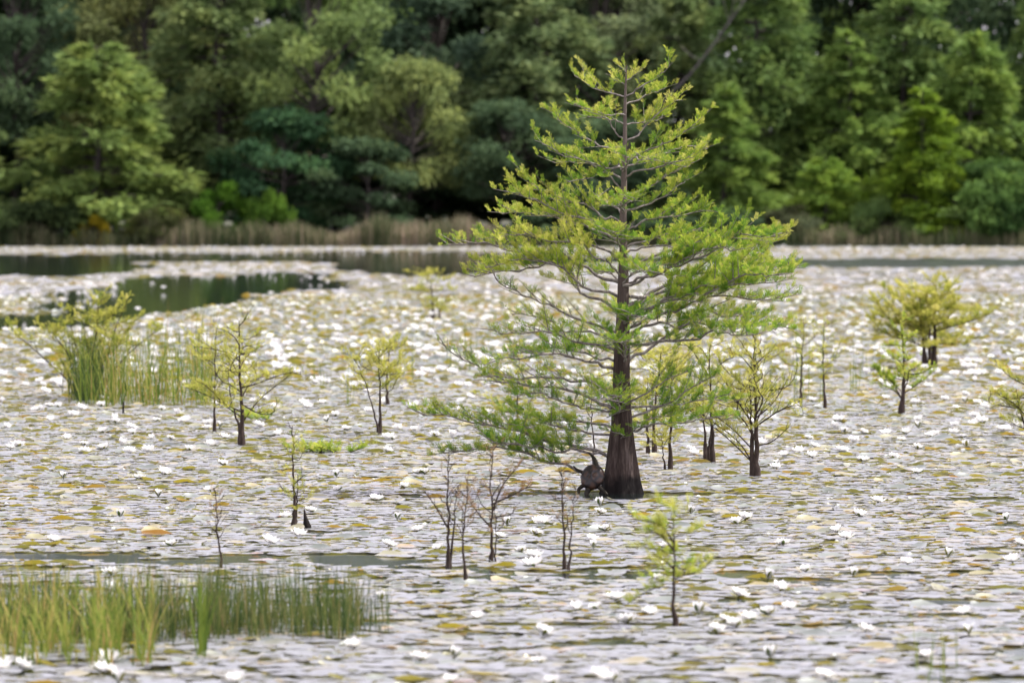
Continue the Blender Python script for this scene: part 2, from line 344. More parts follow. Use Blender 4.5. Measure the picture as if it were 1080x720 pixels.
# leaning bare trunks
def bare_trunk(pts, Y, r0, r1, label):
    p = spline([P(a, b, Y) for a, b in pts], 14); m = MB()
    p[0, 2] = min(p[0, 2], .4); o = thing('bare_tree', label, 'tree', p[0])
    tube(m, p - p[0], np.linspace(r0, r1, 14), 8); link('trunk', m.mesh('bare_trunk', [M_GREYTRUNK], True), o)
    for k in range(6):
        m = MB(); i = rng.integers(6, 13); d = rdir(1)[0]; d[2] = abs(d[2]); L = rng.uniform(.8, 2)
        tube(m, spline([p[i] - p[0], p[i] - p[0] + d * L * .5, p[i] - p[0] + d * L + [0, 0, .3]], 5), np.linspace(r1 * .6, .02, 5), 5)
        link('branch', m.mesh('bare_branches', [M_GREYTRUNK], True), o)
bare_trunk([(600, 255), (680, 130), (735, 70), (800, -20)], 353, .09, .05, 'bare grey trunk leaning right behind the crown of the big pond cypress')
# shore shrubs
SH = [broad_mesh(2.6, 1.9, 31, 22, .7, .1, .26), broad_mesh(2.2, 2.2, 32, 24, .6, .08, .26)]
def shrub(px, ytop, Y, wpx, color, label, v=0, group=None):
    base = float(np.interp(Y, ys, zz)) - .05; p = P(px, 250, Y); top = P(px, ytop, Y)[2]
    o = thing('shore_shrub', label, 'shrub', (p[0], Y, base), group); h0 = [2.6, 2.2][v]; w0 = [1.9, 2.2][v]
    sx = wpx / ppm(Y) / (2 * w0); o.scale = (sx, sx, (top - base) / h0); o.rotation_euler = (0, 0, rng.uniform(0, 6))
    link('stem', SH[v][0], o); c = link('crown', SH[v][1], o); c.color = (*color, 1)
shrub(98, 230, 347.6, 36, (.32, .25, .02), 'small golden-yellow shrub at the water edge below the left shore tree')
shrub(232, 198, 349.5, 60, (.08, .17, .02), 'bright green shrub behind the left end of the tan reeds')
shrub(283, 208, 349.5, 55, (.09, .17, .025), 'bright green shrub right of the taller green one behind the tan reeds', 1)
shrub(45, 212, 349, 110, (.05, .075, .03), 'dull green shrub under the left shore tree', 1)
shrub(165, 222, 348.5, 80, (.07, .08, .03), 'olive shrub between the golden shrub and the tan reeds', 1)
shrub(770, 225, 349.5, 90, DK, 'dark green shrub at the foot of the pointed cypress', 1)
shrub(1000, 222, 349, 100, DG, 'dark green shrub under the bright cypress on the right shore')
shrub(930, 215, 349.5, 90, DG, 'deep green shrub between the two bright cypresses', 1)
shrub(1075, 205, 349, 90, (.05, .10, .03), 'green shrub at the right end of the shore', 1)
shrub(600, 222, 349.5, 130, DK, 'dark shrub behind the right end of the tan reeds', 1)
shrub(700, 226, 349.5, 100, DK, 'dark shrub on the shore behind the big pond cypress trunk')
shrub(835, 220, 349.5, 70, (.12, .13, .07), 'pale olive shrub at the left of the right-hand reeds')
shrub(-30, 222, 348.5, 90, DG, 'dark shrub just beyond the left edge of the shore', 1)
def blades(mb, base, H, Wd, lean, az, bend, tint, seg=4):
    n = len(base); t = np.linspace(0, 1, seg + 1)
    d = np.stack([np.cos(az), np.sin(az), 0 * az], -1)
    s = np.stack([-np.sin(az + rng.uniform(-1, 1, n)), np.cos(az), 0 * az], -1); s = nrm(s)
    hor = (lean[:, None] * t + bend[:, None] * t ** 2.5) * H[:, None]
    ver = H[:, None] * (t - .35 * np.abs(bend)[:, None] * t ** 3)
    c = base[:, None] + d[:, None] * hor[..., None] + np.array([0, 0, 1.]) * ver[..., None]
    wv = Wd[:, None] * np.clip(1.15 - t ** 2.2, .06, 1) * .5
    V = np.stack([c - s[:, None] * wv[..., None], c + s[:, None] * wv[..., None]], 2)
    k = np.arange(n)[:, None] * (seg + 1) * 2 + np.arange(seg)[None] * 2
    F = np.stack([k, k + 1, k + 3, k + 2], -1).reshape(-1, 4)
    mb.add(V.reshape(-1, 3), F, np.repeat(tint, (seg + 1) * 2))
def reedbed(name, x0, x1, ytop, n, tl, th, label, Ya=346.4, Yb=349.5):
    px = rng.uniform(x0, x1, n); Y = rng.uniform(Ya, Yb, n)
    b = np.stack([(px - 540) / FPX * Y, Y, 0 * px - .05], -1)
    Hm = (258 - ytop) / ppm(347) * (.45 + .85 * vnoise(px * .045, px * 0, 5))
    m = MB(); blades(m, b, Hm * rng.uniform(.6, 1.15, n), rng.uniform(.03, .07, n), rng.normal(0, .06, n), rng.uniform(0, 6.28, n), rng.uniform(0, .3, n), np.clip(rng.uniform(tl, th, n) + (vnoise(px * .03, px * 0, 8) - .5) * .5, 0, 1))
    tag(link(name, m.mesh(name, [M_CATT])), label, 'reeds', kind='stuff')
reedbed('reed_bed', 150, 525, 228, 5200, 0, 1, 'long strip of tan and pinkish reeds along the left shore')
shrub(850, 230, 348.6, 55, (.17, .19, .11), 'small pale olive rounded shrub at the right shore left of the tan reeds', 1)
shrub(905, 234, 348.4, 60, (.15, .18, .09), 'small pale shrub amid the tan reeds of the right shore')
shrub(1045, 190, 349.6, 95, (.13, .22, .06), 'rounded bright green bush at the right shore beneath the dark cypress', 1)
reedbed('reed_bed', 825, 950, 238, 1100, 0, .75, 'short strip of tan reeds along the right shore')
reedbed('shore_grass', -120, 160, 238, 2600, 0, .55, 'dull green grass at the left shore under the trees')
reedbed('shore_grass', 525, 830, 240, 2400, 0, .4, 'dark grass along the shore behind the big cypress')
reedbed('shore_grass', 950, 1200, 238, 2000, 0, .4, 'dark grass along the right end of the shore')

# ------------------------------------------------------------------ cypress building blocks
def sprig_template():
    vs = []; rr = np.random.default_rng(5)
    for i in range(6):
        t = .06 + i / 6
        for sgn in (-1, 1):
            L = .46 * (1 - .4 * t) * rr.uniform(.8, 1.2)
            d = nrm(np.array([.75, sgn * .75, rr.uniform(-.1, .9)])); b = np.array([t, 0, 0.])
            n = nrm(np.cross(d, [0, 0, 1.])); wv = .085
            vs += [b, b + d * L * .5 + n * wv * .5, b + d * L, b + d * L * .5 - n * wv * .5]
    vs += [np.array([0, .012, 0]), np.array([0, -.012, 0]), np.array([1.15, -.01, 0]), np.array([1.15, .01, 0])]
    return np.array(vs)
SPRIG = sprig_template()
def sprigs(mb, C, D, L, tint, up=(0, 0, 1.)):
    D = nrm(D); up = np.broadcast_to(up, D.shape) + rng.normal(0, .35, D.shape)
    Sd = nrm(np.cross(up, D)); U = np.cross(D, Sd); k = len(SPRIG)
    L = np.asarray(L)[:, None, None]
    V = C[:, None] + L * (SPRIG[None, :, 0:1] * D[:, None] + SPRIG[None, :, 1:2] * Sd[:, None] + SPRIG[None, :, 2:3] * U[:, None])
    F = np.arange(len(C) * k).reshape(-1, 4)
    # young tips are yellower than the base of a sprig
    tt = np.clip(tint[:, None] + (SPRIG[None, :, 0] - .5) * .22, 0, 1)
    mb.add(V.reshape(-1, 3), F, tt.ravel())
def limb_foliage(wood, leaf, path, r0, dens=1.0, twig=.28, sprig=.065, tint=.5, tvar=.18, start=.18, uplift=.6, spacing=.05):
    seglen = np.linalg.norm(np.diff(path, axis=0), axis=1); cum = np.r_[0, np.cumsum(seglen)]; L = cum[-1]
    at = lambda s: np.stack([np.interp(s * L, cum, path[:, q]) for q in range(3)], -1)
    rad = r0 * (1 - .82 * cum / L) + .0012
    tube(wood, path, rad, 7)
    nt_ = max(3, int(L / spacing)); UP = np.array([0, 0, 1.]); sg = 1
    C, D, T = [], [], []
    for s in np.linspace(start, 1.0, nt_):
        s = min(.995, max(start * .7, s + rng.uniform(-.02, .02))); p = at(np.array([s]))[0]; q = at(np.array([min(1, s + .03)]))[0] - at(np.array([s - .03]))[0]
        t = nrm(q); side = nrm(np.cross(t, UP)); sg = -sg
        if rng.random() < .12: sg = -sg
        d = nrm(t * rng.uniform(.35, .9) + side * sg * rng.uniform(.5, 1) + UP * rng.uniform(-.15, .6))
        ln = twig * (1.1 - .62 * s) * rng.uniform(.45, 1.15) * min(1, L / .5 + .3)
        u = np.linspace(0, 1, 5)
        tp = p + d * (ln * u)[:, None] + UP * (ln * rng.uniform(-.12, .18) * u * u)[:, None]
        tube(wood, tp, np.linspace(min(.0045, r0 * .4), .0012, 5), 4)
        loc = rng.uniform(.5, 1.3) * dens
        n = rng.poisson(ln / .017 * loc)
        if n:
            uu = rng.uniform(.12, 1.02, n)
            C.append(np.stack([np.interp(uu, u, tp[:, a]) for a in range(3)], -1))
            s2 = nrm(np.cross(d, UP)); D.append(d * rng.uniform(.25, .9, n)[:, None] + s2 * rng.normal(0, .7, n)[:, None] + UP * (uplift + rng.normal(0, .4, n))[:, None])
            T.append(tint + rng.normal(0, .10) + (uu - .5) * .25 + rng.normal(0, tvar * .5, n))
    n = rng.poisson(L * (1 - start) / .022 * dens)
    if n:
        uu = rng.uniform(start, 1.0, n); c = at(uu); t = nrm(at(np.clip(uu + .02, 0, 1)) - at(uu - .02))
        C.append(c); D.append(t * .5 + rng.normal(0, .45, (n, 3)) + UP * uplift); T.append(tint + (uu - .4) * .25 + rng.normal(0, tvar * .5, n))
    if C:
        C = np.concatenate(C); D = np.concatenate(D); T = np.concatenate(T)
        sprigs(leaf, C, D, sprig * rng.uniform(.6, 1.2, len(C)), np.clip(T, 0, 1))

# ------------------------------------------------------------------ the big pond cypress
TY = float(G(655, 520)[1]); BASE = G(655, 519)
big = thing('pond_cypress', 'big leafy cypress with a flared dark trunk standing alone in the lily pond', 'tree', BASE)
prof = [(524, 654, 25), (518, 654, 23.6), (508, 654.5, 21.4), (495, 655, 19.4), (480, 655, 17.4), (465, 655, 15.5), (450, 655.5, 13.3), (430, 655.5, 11.8), (400, 655.5, 10.3), (378, 656, 10), (350, 656.5, 8.6), (320, 657, 7.3), (290, 657.5, 6.6), (270, 657.5, 5), (240, 657, 4.6), (200, 658, 3.7), (150, 659, 2.7), (110, 659.3, 1.9), (86, 660, 1.2), (69, 661, .5)]
pp = np.array([np.r_[P(x, y, TY), .86 * rr / ppm(TY)] for y, x, rr in prof])
yy = np.r_[np.linspace(524, 440, 60), np.linspace(438, 69, 120)]
ax = np.stack([np.interp(-yy, [-p_[0] for p_ in prof], pp[:, q]) for q in range(4)], -1)
m = MB(); n = 72; th = np.arange(n) * 2 * math.pi / n
flare = np.clip((yy - 415) / 105, 0, 1)[:, None]
flare = flare ** 1.3; flute = 1 + flare * (.08 * np.cos(3 * th + 1.1)[None] + .10 * np.cos(5 * th + .6)[None] + .06 * np.cos(9 * th + 2.)[None]) + .05 * (vnoise(np.repeat(th[None] * 3.8, len(yy), 0), np.repeat(yy[:, None] * .035, n, 1), 4) - .5) + .07 * (vnoise(np.repeat(th[None] * 12, len(yy), 0), np.repeat(yy[:, None] * .05, n, 1), 6) - .5)
V = np.stack([ax[:, 0:1] + ax[:, 3:4] * flute * np.cos(th)[None], ax[:, 1:2] + ax[:, 3:4] * flute * np.sin(th)[None], np.repeat(ax[:, 2:3], n, 1)], -1) - BASE
i = np.arange(len(yy) - 1)[:, None] * n; j = np.arange(n)[None]; k = (j + 1) % n
m.add(V.reshape(-1, 3), np.stack([i + j, i + k, i + n + k, i + n + j], -1).reshape(-1, 4))
link('trunk', m.mesh('big_trunk', [M_BARK], True), big)
LIMBS = [  # (image points trunk -> tip, depth factor, leaf density, tint)
 ([(660, 76), (657, 73), (653, 70)], .3, 1, .62), ([(660, 86), (667, 82), (673, 76)], -.3, 1, .62),
 ([(660, 90), (652, 84), (645, 80)], .6, 1, .6),
 ([(659, 103), (632, 94), (606, 80)], .3, 1.1, .62), ([(659, 102), (675, 92), (692, 82), (706, 70)], -.4, 1.1, .62),
 ([(659, 112), (685, 100), (702, 92)], .6, 1.2, .55), ([(659, 120), (632, 117), (607, 110)], -.5, 1.2, .6),
 ([(659, 130), (640, 125), (618, 122)], .8, 1.1, .5), ([(659, 132), (682, 128), (698, 125)], .9, 1, .5),
 ([(658, 146), (648, 137), (640, 126), (622, 118)], -.6, 1, .55), ([(660, 148), (677, 140), (697, 118), (714, 106)], .3, 1.2, .6),
 ([(658, 155), (638, 152), (612, 142), (590, 126), (584, 119)], .3, 1.2, .55), ([(660, 167), (695, 152), (722, 138), (738, 126)], -.3, 1.2, .58),
 ([(658, 178), (640, 177), (602, 165), (572, 152)], -.4, 1.1, .55), ([(660, 176), (705, 165), (728, 158), (746, 157)], .5, 1.2, .55),
 ([(657, 190), (628, 180), (598, 176), (586, 172)], .7, 1.1, .45), ([(660, 188), (690, 176), (715, 168), (732, 165)], -.8, 1.1, .5),
 ([(657, 201), (641, 186), (625, 188), (600, 192)], -.6, 1.1, .42), ([(660, 203), (690, 192), (718, 178), (738, 168)], .4, 1.2, .5),
 ([(659, 222), (685, 215), (712, 198), (727, 188)], .4, 1.2, .48), ([(657, 236), (630, 228), (592, 204), (558, 188)], .3, 1.1, .55),
 ([(656, 250), (620, 232), (575, 217), (540, 203)], -.4, 1.3, .66), ([(659, 243), (690, 232), (720, 225), (748, 223)], -.3, 1.1, .52),
 ([(656, 258), (610, 242), (562, 228), (530, 226)], .5, 1.3, .66), ([(659, 262), (685, 248), (710, 250), (742, 240)], .4, 1.1, .5),
 ([(659, 270), (690, 262), (715, 262), (730, 258)], -.7, 1.1, .55), ([(656, 276), (620, 256), (575, 250), (528, 250)], -.5, 1.4, .68),
 ([(656, 293), (640, 280), (620, 266), (600, 240)], -.6, 1.2, .64), ([(655, 301), (630, 286), (600, 266), (552, 268), (508, 256), (472, 258)], .2, 1.1, .68),
 ([(654, 315), (620, 302), (590, 282), (550, 276), (512, 282)], -.5, 1.5, .7), ([(650, 328), (615, 310), (588, 284), (555, 284), (500, 292)], .35, 1.3, .66),
 ([(658, 292), (690, 280), (725, 272), (770, 260), (826, 246)], .25, 1.5, .5), ([(659, 305), (700, 292), (745, 275), (785, 252), (818, 248)], -.4, 1.5, .46),
 ([(660, 318), (705, 296), (745, 284), (790, 262), (812, 256)], .9, 1.7, .5), ([(660, 334), (700, 322), (745, 312), (785, 290), (815, 290)], -.9, 1.6, .42), ([(660, 300), (695, 288), (735, 268), (775, 262)], -.8, 1.6, .5), ([(730, 318), (752, 300), (775, 282), (800, 270)], .2, 1.6, .5),
 ([(660, 312), (705, 304), (750, 292), (795, 276), (825, 282)], .6, 1.5, .44), ([(661, 330), (700, 310), (740, 302), (790, 296), (832, 284)], -.15, 1.3, .42),
 ([(662, 340), (690, 326), (725, 312), (770, 308), (815, 298)], -.6, 1.5, .38), ([(662, 352), (690, 340), (725, 328), (770, 315), (824, 314)], .4, 1.3, .42),
 ([(662, 356), (680, 342), (720, 335), (765, 340), (818, 348)], -.5, 1.3, .35), ([(664, 378), (684, 366), (720, 340), (745, 335), (790, 338), (832, 346)], .2, 1.2, .4),
 ([(660, 362), (710, 358), (755, 355), (800, 352)], -.9, 1.1, .3),
 ([(654, 352), (600, 335), (558, 312), (522, 293)], -.2, .25, .4), ([(650, 357), (605, 346), (575, 338), (540, 332)], .5, .5, .5),
 ([(650, 368), (600, 358), (572, 344), (520, 348)], -.5, .55, .45), ([(648, 380), (625, 376), (590, 368), (545, 372)], .7, .8, .38),
 ([(650, 388), (615, 382), (560, 378), (510, 385)], -.7, .6, .4),
 ([(649, 415), (628, 405), (600, 400), (560, 402), (510, 398)], -.3, .35, .5), ([(648, 430), (620, 418), (590, 406), (538, 401), (500, 380), (466, 362)], .25, .3, .45),
 ([(648, 433), (605, 428), (575, 414), (545, 418)], -.6, .7, .3), ([(647, 450), (605, 444), (560, 440), (528, 434)], .6, 1.2, .3),
 ([(648, 460), (610, 456), (580, 446), (545, 448)], -.6, 1.0, .36),
 ([(646, 481), (592, 467), (550, 456), (510, 450), (470, 441), (446, 438)], .25, 1.2, .42), ([(628, 503), (595, 490), (565, 482), (535, 470), (496, 472), (468, 477)], -.3, 1.1, .45),
 ([(640, 478), (600, 466), (560, 464), (515, 462)], -.7, 1.1, .36),
 ([(664, 425), (690, 410), (712, 396), (726, 388)], .3, .8, .4), ([(664, 428), (705, 420), (735, 404), (752, 398)], -.5, .9, .4),
 ([(664, 440), (705, 432), (738, 427), (770, 424)], .5, 1.0, .34), ([(666, 457), (690, 446), (735, 444), (768, 442)], -.4, 1.0, .34),
 ([(664, 448), (695, 440), (720, 440)], .9, 1.2, .3),
]
for y in (340, 385, 435, 300, 262, 225, 180):     # limbs pointing at or away from the viewer
    for sg in (-1, 1):
        dx = rng.uniform(-32, 32) * min(1, (y - 40) / 180); rise = rng.uniform(8, 26)
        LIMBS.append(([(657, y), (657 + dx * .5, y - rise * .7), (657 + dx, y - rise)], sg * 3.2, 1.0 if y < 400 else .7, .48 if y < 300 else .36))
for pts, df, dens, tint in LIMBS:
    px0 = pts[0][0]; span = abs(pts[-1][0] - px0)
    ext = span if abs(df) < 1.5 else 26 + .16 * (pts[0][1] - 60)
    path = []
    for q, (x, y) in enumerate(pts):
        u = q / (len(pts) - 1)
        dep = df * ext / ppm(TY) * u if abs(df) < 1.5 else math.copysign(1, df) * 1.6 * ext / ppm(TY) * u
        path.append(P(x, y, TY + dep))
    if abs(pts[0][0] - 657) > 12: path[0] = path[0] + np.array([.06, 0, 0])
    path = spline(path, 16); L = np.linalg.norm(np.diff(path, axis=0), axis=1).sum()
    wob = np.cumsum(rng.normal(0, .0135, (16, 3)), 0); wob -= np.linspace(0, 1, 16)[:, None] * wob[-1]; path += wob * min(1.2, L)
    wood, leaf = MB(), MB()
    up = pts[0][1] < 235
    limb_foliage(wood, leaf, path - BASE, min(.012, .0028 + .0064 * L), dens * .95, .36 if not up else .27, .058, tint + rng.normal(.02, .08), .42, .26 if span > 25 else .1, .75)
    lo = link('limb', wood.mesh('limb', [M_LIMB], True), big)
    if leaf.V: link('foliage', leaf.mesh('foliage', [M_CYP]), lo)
# tuft sprouting on the trunk
wood, leaf = MB(), MB()
for (x, y) in ((655, 462), (640, 440), (668, 455), (650, 410), (664, 345), (648, 350)):
    wood, leaf = MB(), MB(); a = P(x, y, TY - .09); limb_foliage(wood, leaf, spline([a, a + [rng.uniform(-.06, .06), -.1, .03], a + [rng.uniform(-.12, .12), -.2, .06]], 6) - BASE, .003, 1.6, .12, .05, .3, .2, .1)
    lo = link('sprout', wood.mesh('sprout', [M_LIMB], True), big); link('foliage', leaf.mesh('sprout_leaves', [M_CYP]), lo)

# ------------------------------------------------------------------ saplings and young cypresses
def sapling(label, stems, group=None, name='cypress_sapling', n=14, t0=.25, lw=.45, lt=.1, el=.5, dens=.6, twig=.16, sprig=.05, tint=.6, leafm=None, limbs=(), r=None, bend=.1, spacing=.036, knee=None, wood=None):
    """stems: list of [(px,py)... base->top], r base radius in px; limbs: explicit image polylines with depth factor"""
    b0 = stems[0][0]; base = G(*b0); Y = base[1]; sc = ppm(Y)
    o = thing(name, label, 'sapling', base, group); W = wood or M_TWIG
    leaf = MB(); br = MB()
    for q, st in enumerate(stems):
        Ys = Y + rng.uniform(-.04, .04) * q
        pth = spline([P(x, y, Ys) for x, y in st], 16); pth[1:] += rng.normal(0, .004, (15, 3)); pth[0, 2] = -.08
        rr = (r[q] if r else 2.) / sc; u = np.linspace(0, 1, 16)
        rad = rr * (.52 * (1 - .88 * u) + .62 * np.exp(-u * 7)) * (1 + .12 * np.sin(u * 23 + q)) + .001
        mt = MB(); tube(mt, pth - base, rad, 10); link('trunk' if q == 0 else 'stem', mt.mesh('stem', [W], True), o)
        H = np.linalg.norm(pth[-1] - pth[0]); az = rng.uniform(0, 6)
        nn = n if q == 0 else max(3, n // 2)
        for k in range(nn):
            f = t0 + (1 - t0) * (k + rng.uniform(0, .8)) / nn; az += 2.4 + rng.uniform(-.4, .4)
            p = np.array([np.interp(f, u, pth[:, a]) for a in range(3)])
            ln = H * (lw * (1 - (f - t0) / (1 - t0)) ** .8 + lt) * rng.uniform(.6, 1.1)
            e = el + rng.uniform(-.45, .3); d = np.array([math.cos(az) * math.cos(e), math.sin(az) * math.cos(e), math.sin(e)])
            k1, k2 = rng.normal(0, .09, (2, 3)) * ln; pa = spline([p, p + d * ln * .4 + k1, p + d * ln * .75 + k1 + k2, p + d * ln + np.array([0, 0, rng.uniform(-.12, .2) * ln]) + k2], 9) - base
            limb_foliage(br, leaf, pa, max(.0016, rr * .2 * (1 - f * .6)), dens * 1.05, twig * 1.25, sprig, tint + rng.normal(0, .08), .34, .2, .5, spacing)
        if q == 0:
            limb_foliage(br, leaf, pth[10:] - base, .002, dens, twig * .5, sprig, tint, .2, .1, .5, spacing)
    for pts, df, dn in limbs:
        span = abs(pts[-1][0] - pts[0][0]) / sc
        pa = spline([P(x, y, Y + df * span * i / (len(pts) - 1)) for i, (x, y) in enumerate(pts)], 10) - base
        limb_foliage(br, leaf, pa, .0045, dn * 1.5, twig, sprig, tint + rng.normal(0, .08), .2, .25, .5, spacing)
    if br.V: link('branches', br.mesh('branches', [W], True), o)
    if leaf.V: link('foliage', leaf.mesh('foliage', [leafm or M_YEL]), o)
    return o
sapling('sapling with a thick dark foot and thin yellow twigs left of the middle', [[(256, 470), (255, 430), (253, 385), (252, 338)], [(254, 455), (244, 420), (240, 390)]], n=15, t0=.28, lw=.42, el=.45, dens=.55, r=[4.2, 1.6], tint=.62, limbs=[([(256, 445), (275, 420), (305, 396)], .2, .15), ([(255, 440), (225, 420), (196, 408)], .2, .7)])
sapling('slim sapling just behind and left of the thick-footed one', [[(226, 457), (226, 420), (227, 380), (228, 345)]], n=11, t0=.3, lw=.4, el=.4, dens=.75, r=[2.0], tint=.66)
sapling('two-stemmed yellow sapling with a leaning left stem in the left middle', [[(400, 458), (401, 425), (400, 390), (399, 362)], [(399, 456), (393, 430), (384, 400), (374, 378)]], n=12, t0=.45, lw=.35, lt=.14, el=.35, dens=.95, r=[2.6, 1.5], tint=.72)
sapling('small yellow sapling behind the two-stemmed one', [[(409, 427), (408, 405), (410, 375), (412, 358)]], n=10, t0=.4, lw=.4, el=.3, dens=.95, r=[2.2], tint=.72)
sapling('slender double sapling beside a pointed knee in the left front', [[(309, 557), (311, 530), (309, 490), (308, 448)], [(311, 556), (313, 530), (314, 500)]], n=11, t0=.3, lw=.14, lt=.05, el=.35, dens=.5, r=[3.2, 2.0], tint=.6)
sapling('bare twiggy stem rising behind the front rushes', [[(234, 600), (231, 575), (229, 548), (228, 517)]], n=12, t0=.35, lw=.13, lt=.06, el=.9, dens=.12, leafm=M_DEAD, r=[1.9], sprig=.03)
DGp = 'bare dead saplings in front of the big cypress'
kw = dict(name='dead_sapling', leafm=M_DEAD, sprig=.035, el=.85, group=DGp)
sapling('dead forked sapling, leftmost of the bare ones in front of the big cypress', [[(472, 598), (473, 560), (472, 520), (473, 475)], [(474, 597), (478, 565), (480, 535), (482, 512)]], n=9, t0=.4, lw=.14, lt=.05, dens=.10, r=[2.6, 2.0], limbs=[([(472, 556), (460, 535), (448, 518)], -.3, .1)], **kw)
sapling('short reddish-brown dead sapling standing nearest of the bare ones', [[(492, 613), (489, 580), (490, 545), (493, 505)]], n=13, t0=.4, lw=.2, lt=.07, dens=.3, r=[2.3], **kw)
sapling('tallest bare sapling with a dry brown spray to its right', [[(518, 594), (519, 560), (518, 515), (520, 468)], [(522, 594), (523, 560), (522, 530)]], n=9, t0=.4, lw=.16, lt=.05, dens=.2, r=[2.6, 1.1], limbs=[([(519, 540), (530, 512), (548, 490)], .2, .5), ([(518, 532), (540, 522), (560, 512)], -.3, .7), ([(518, 556), (508, 545), (496, 530)], .3, .3)], **kw)
sapling('bare twin-stemmed sapling, rightmost of the dead ones', [[(596, 601), (595, 565), (593, 525), (592, 492)], [(601, 601), (602, 570), (604, 540), (606, 512)]], n=9, t0=.35, lw=.1, lt=.06, dens=.2, r=[2.3, 1.7], **kw)
sapling('near sapling with a bushy yellow-green head right of the big cypress foot', [[(712, 661), (711, 620), (711, 580), (710, 530)]], n=15, t0=.28, lw=.26, lt=.16, el=.25, dens=1.2, sprig=.045, r=[3.2], tint=.8, twig=.14, limbs=[([(711, 580), (697, 565), (682, 560)], .3, 1.5), ([(711, 572), (695, 553), (668, 547)], -.2, 1.3), ([(711, 600), (700, 590), (690, 585)], .3, 1.5)], leafm=M_CYP)
sapling('many-branched open sapling right of the big cypress', [[(797, 503), (798, 460), (796, 410), (796, 355)], [(793, 468), (792, 430), (790, 395)]], n=18, t0=.28, lw=.42, lt=.08, el=.72, dens=.5, r=[5.0, 2.2], tint=.6, limbs=[([(795, 490), (778, 465), (745, 440), (725, 428)], .1, .3), ([(793, 487), (765, 460), (735, 438)], -.3, .3), ([(795, 475), (770, 450), (735, 425)], .3, .5), ([(799, 470), (815, 465), (832, 450)], -.2, .4), ([(798, 440), (815, 425), (832, 398)], .2, .3)])
SB = 'saplings behind the big cypress trunk'
sapling('twin thin sapling with yellow leaves directly behind the big trunk on its right', [[(690, 479), (690, 440), (694, 400), (697, 372)], [(684, 478), (682, 440), (683, 400)]], group=SB, n=14, t0=.4, lw=.4, lt=.15, el=.35, dens=1.0, r=[3, 2.4], tint=.74)
sapling('straight grey sapling stem between the big trunk and the open sapling', [[(707, 496), (707, 450), (708, 410), (706, 380)], [(702, 494), (699, 475), (697, 455)]], group=SB, n=11, t0=.5, lw=.35, el=.4, dens=.9, r=[2.8, 1.3], tint=.7)
sapling('clustered brown stems close behind the open sapling', [[(752, 488), (751, 450), (749, 400), (748, 362)], [(744, 475), (742, 440), (740, 400)], [(748, 476), (750, 450), (752, 420)]], group=SB, n=13, t0=.4, lw=.4, lt=.12, el=.4, dens=.75, r=[3, 2.2, 2.4], tint=.68)
sapling('thin sapling seen through the lower left branches of the big cypress', [[(545, 452), (546, 430), (546, 405), (548, 378)]], group=SB, n=10, t0=.4, lw=.4, el=.3, dens=.5, r=[1.9], tint=.66)
sapling('thin upright stem just left of the big trunk, beyond the dark turtle', [[(626, 492), (626, 465), (624, 430), (624, 400)]], group=SB, n=6, t0=.5, lw=.25, el=.4, dens=.6, r=[1.7], tint=.6)
sapling('slim pole-like sapling behind the right half of the big crown', [[(844, 427), (845, 400), (846, 370), (848, 335)]], n=10, t0=.4, lw=.3, el=.4, dens=.65, r=[2.0], tint=.55)
sapling('slim pole-like sapling standing furthest right of the pair behind the crown', [[(870, 431), (869, 400), (868, 375), (870, 340)]], n=9, t0=.4, lw=.22, el=.4, dens=.5, r=[2.0], tint=.58)
sapling('compact green sapling in front of the far bushy cypress on the right', [[(951, 437), (953, 405), (953, 375), (951, 335)]], n=12, t0=.15, lw=.36, lt=.08, el=.45, dens=1.0, r=[3.8], tint=.62, limbs=[([(953, 415), (968, 405), (985, 392)], .2, .6), ([(950, 418), (938, 400), (922, 388)], -.2, 1.5), ([(950, 412), (935, 398), (925, 396)], .3, 1.5)], leafm=M_CYP)
sapling('far bushy yellow-green cypress with several dark stems on the right', [[(984, 390), (986, 360), (986, 330), (987, 300)], [(976, 380), (972, 345), (970, 310)], [(981, 386), (980, 350), (979, 320)]], name='bushy_cypress', n=17, t0=.25, lw=.62, lt=.14, el=.25, dens=1.35, r=[5, 3.2, 3.2], tint=.62, twig=.26, sprig=.075, spacing=.06)
sapling('yellow-green shrubby cypress cut by the right edge', [[(1090, 462), (1090, 430), (1092, 400), (1094, 372)], [(1086, 460), (1076, 435), (1072, 410)]], name='bushy_cypress', n=14, t0=.12, lw=.45, lt=.12, el=.4, dens=1.1, r=[4, 2.5], tint=.58)
sapling('far little cypress with two dark stems in front of the open water', [[(457, 336), (456, 318), (455, 300), (456, 285)], [(463, 336), (463, 328), (458, 318)]], n=8, t0=.35, lw=.75, lt=.2, el=.12, dens=.7, r=[2.4, 2.2], tint=.6, twig=.26, sprig=.08, spacing=.07)
sapling('sprawling yellow-green shrub over dark sedge at the left', [[(92, 421), (96, 385), (102, 345), (104, 316)], [(90, 421), (70, 400), (40, 372), (16, 352)], [(94, 421), (110, 380), (124, 340), (132, 322)], [(88, 421), (78, 385), (62, 360), (45, 340)], [(100, 421), (120, 390), (148, 362), (168, 348)], [(90, 421), (84, 380), (76, 350), (72, 330)], [(92, 421), (108, 372), (112, 345), (118, 330)]], name='sprawling_shrub', n=11, t0=.3, lw=.3, lt=.12, el=.5, dens=.85, r=[2, 1.8, 1.6, 1.8, 1.5, 1.5, 1.5], tint=.52, twig=.2, sprig=.06)
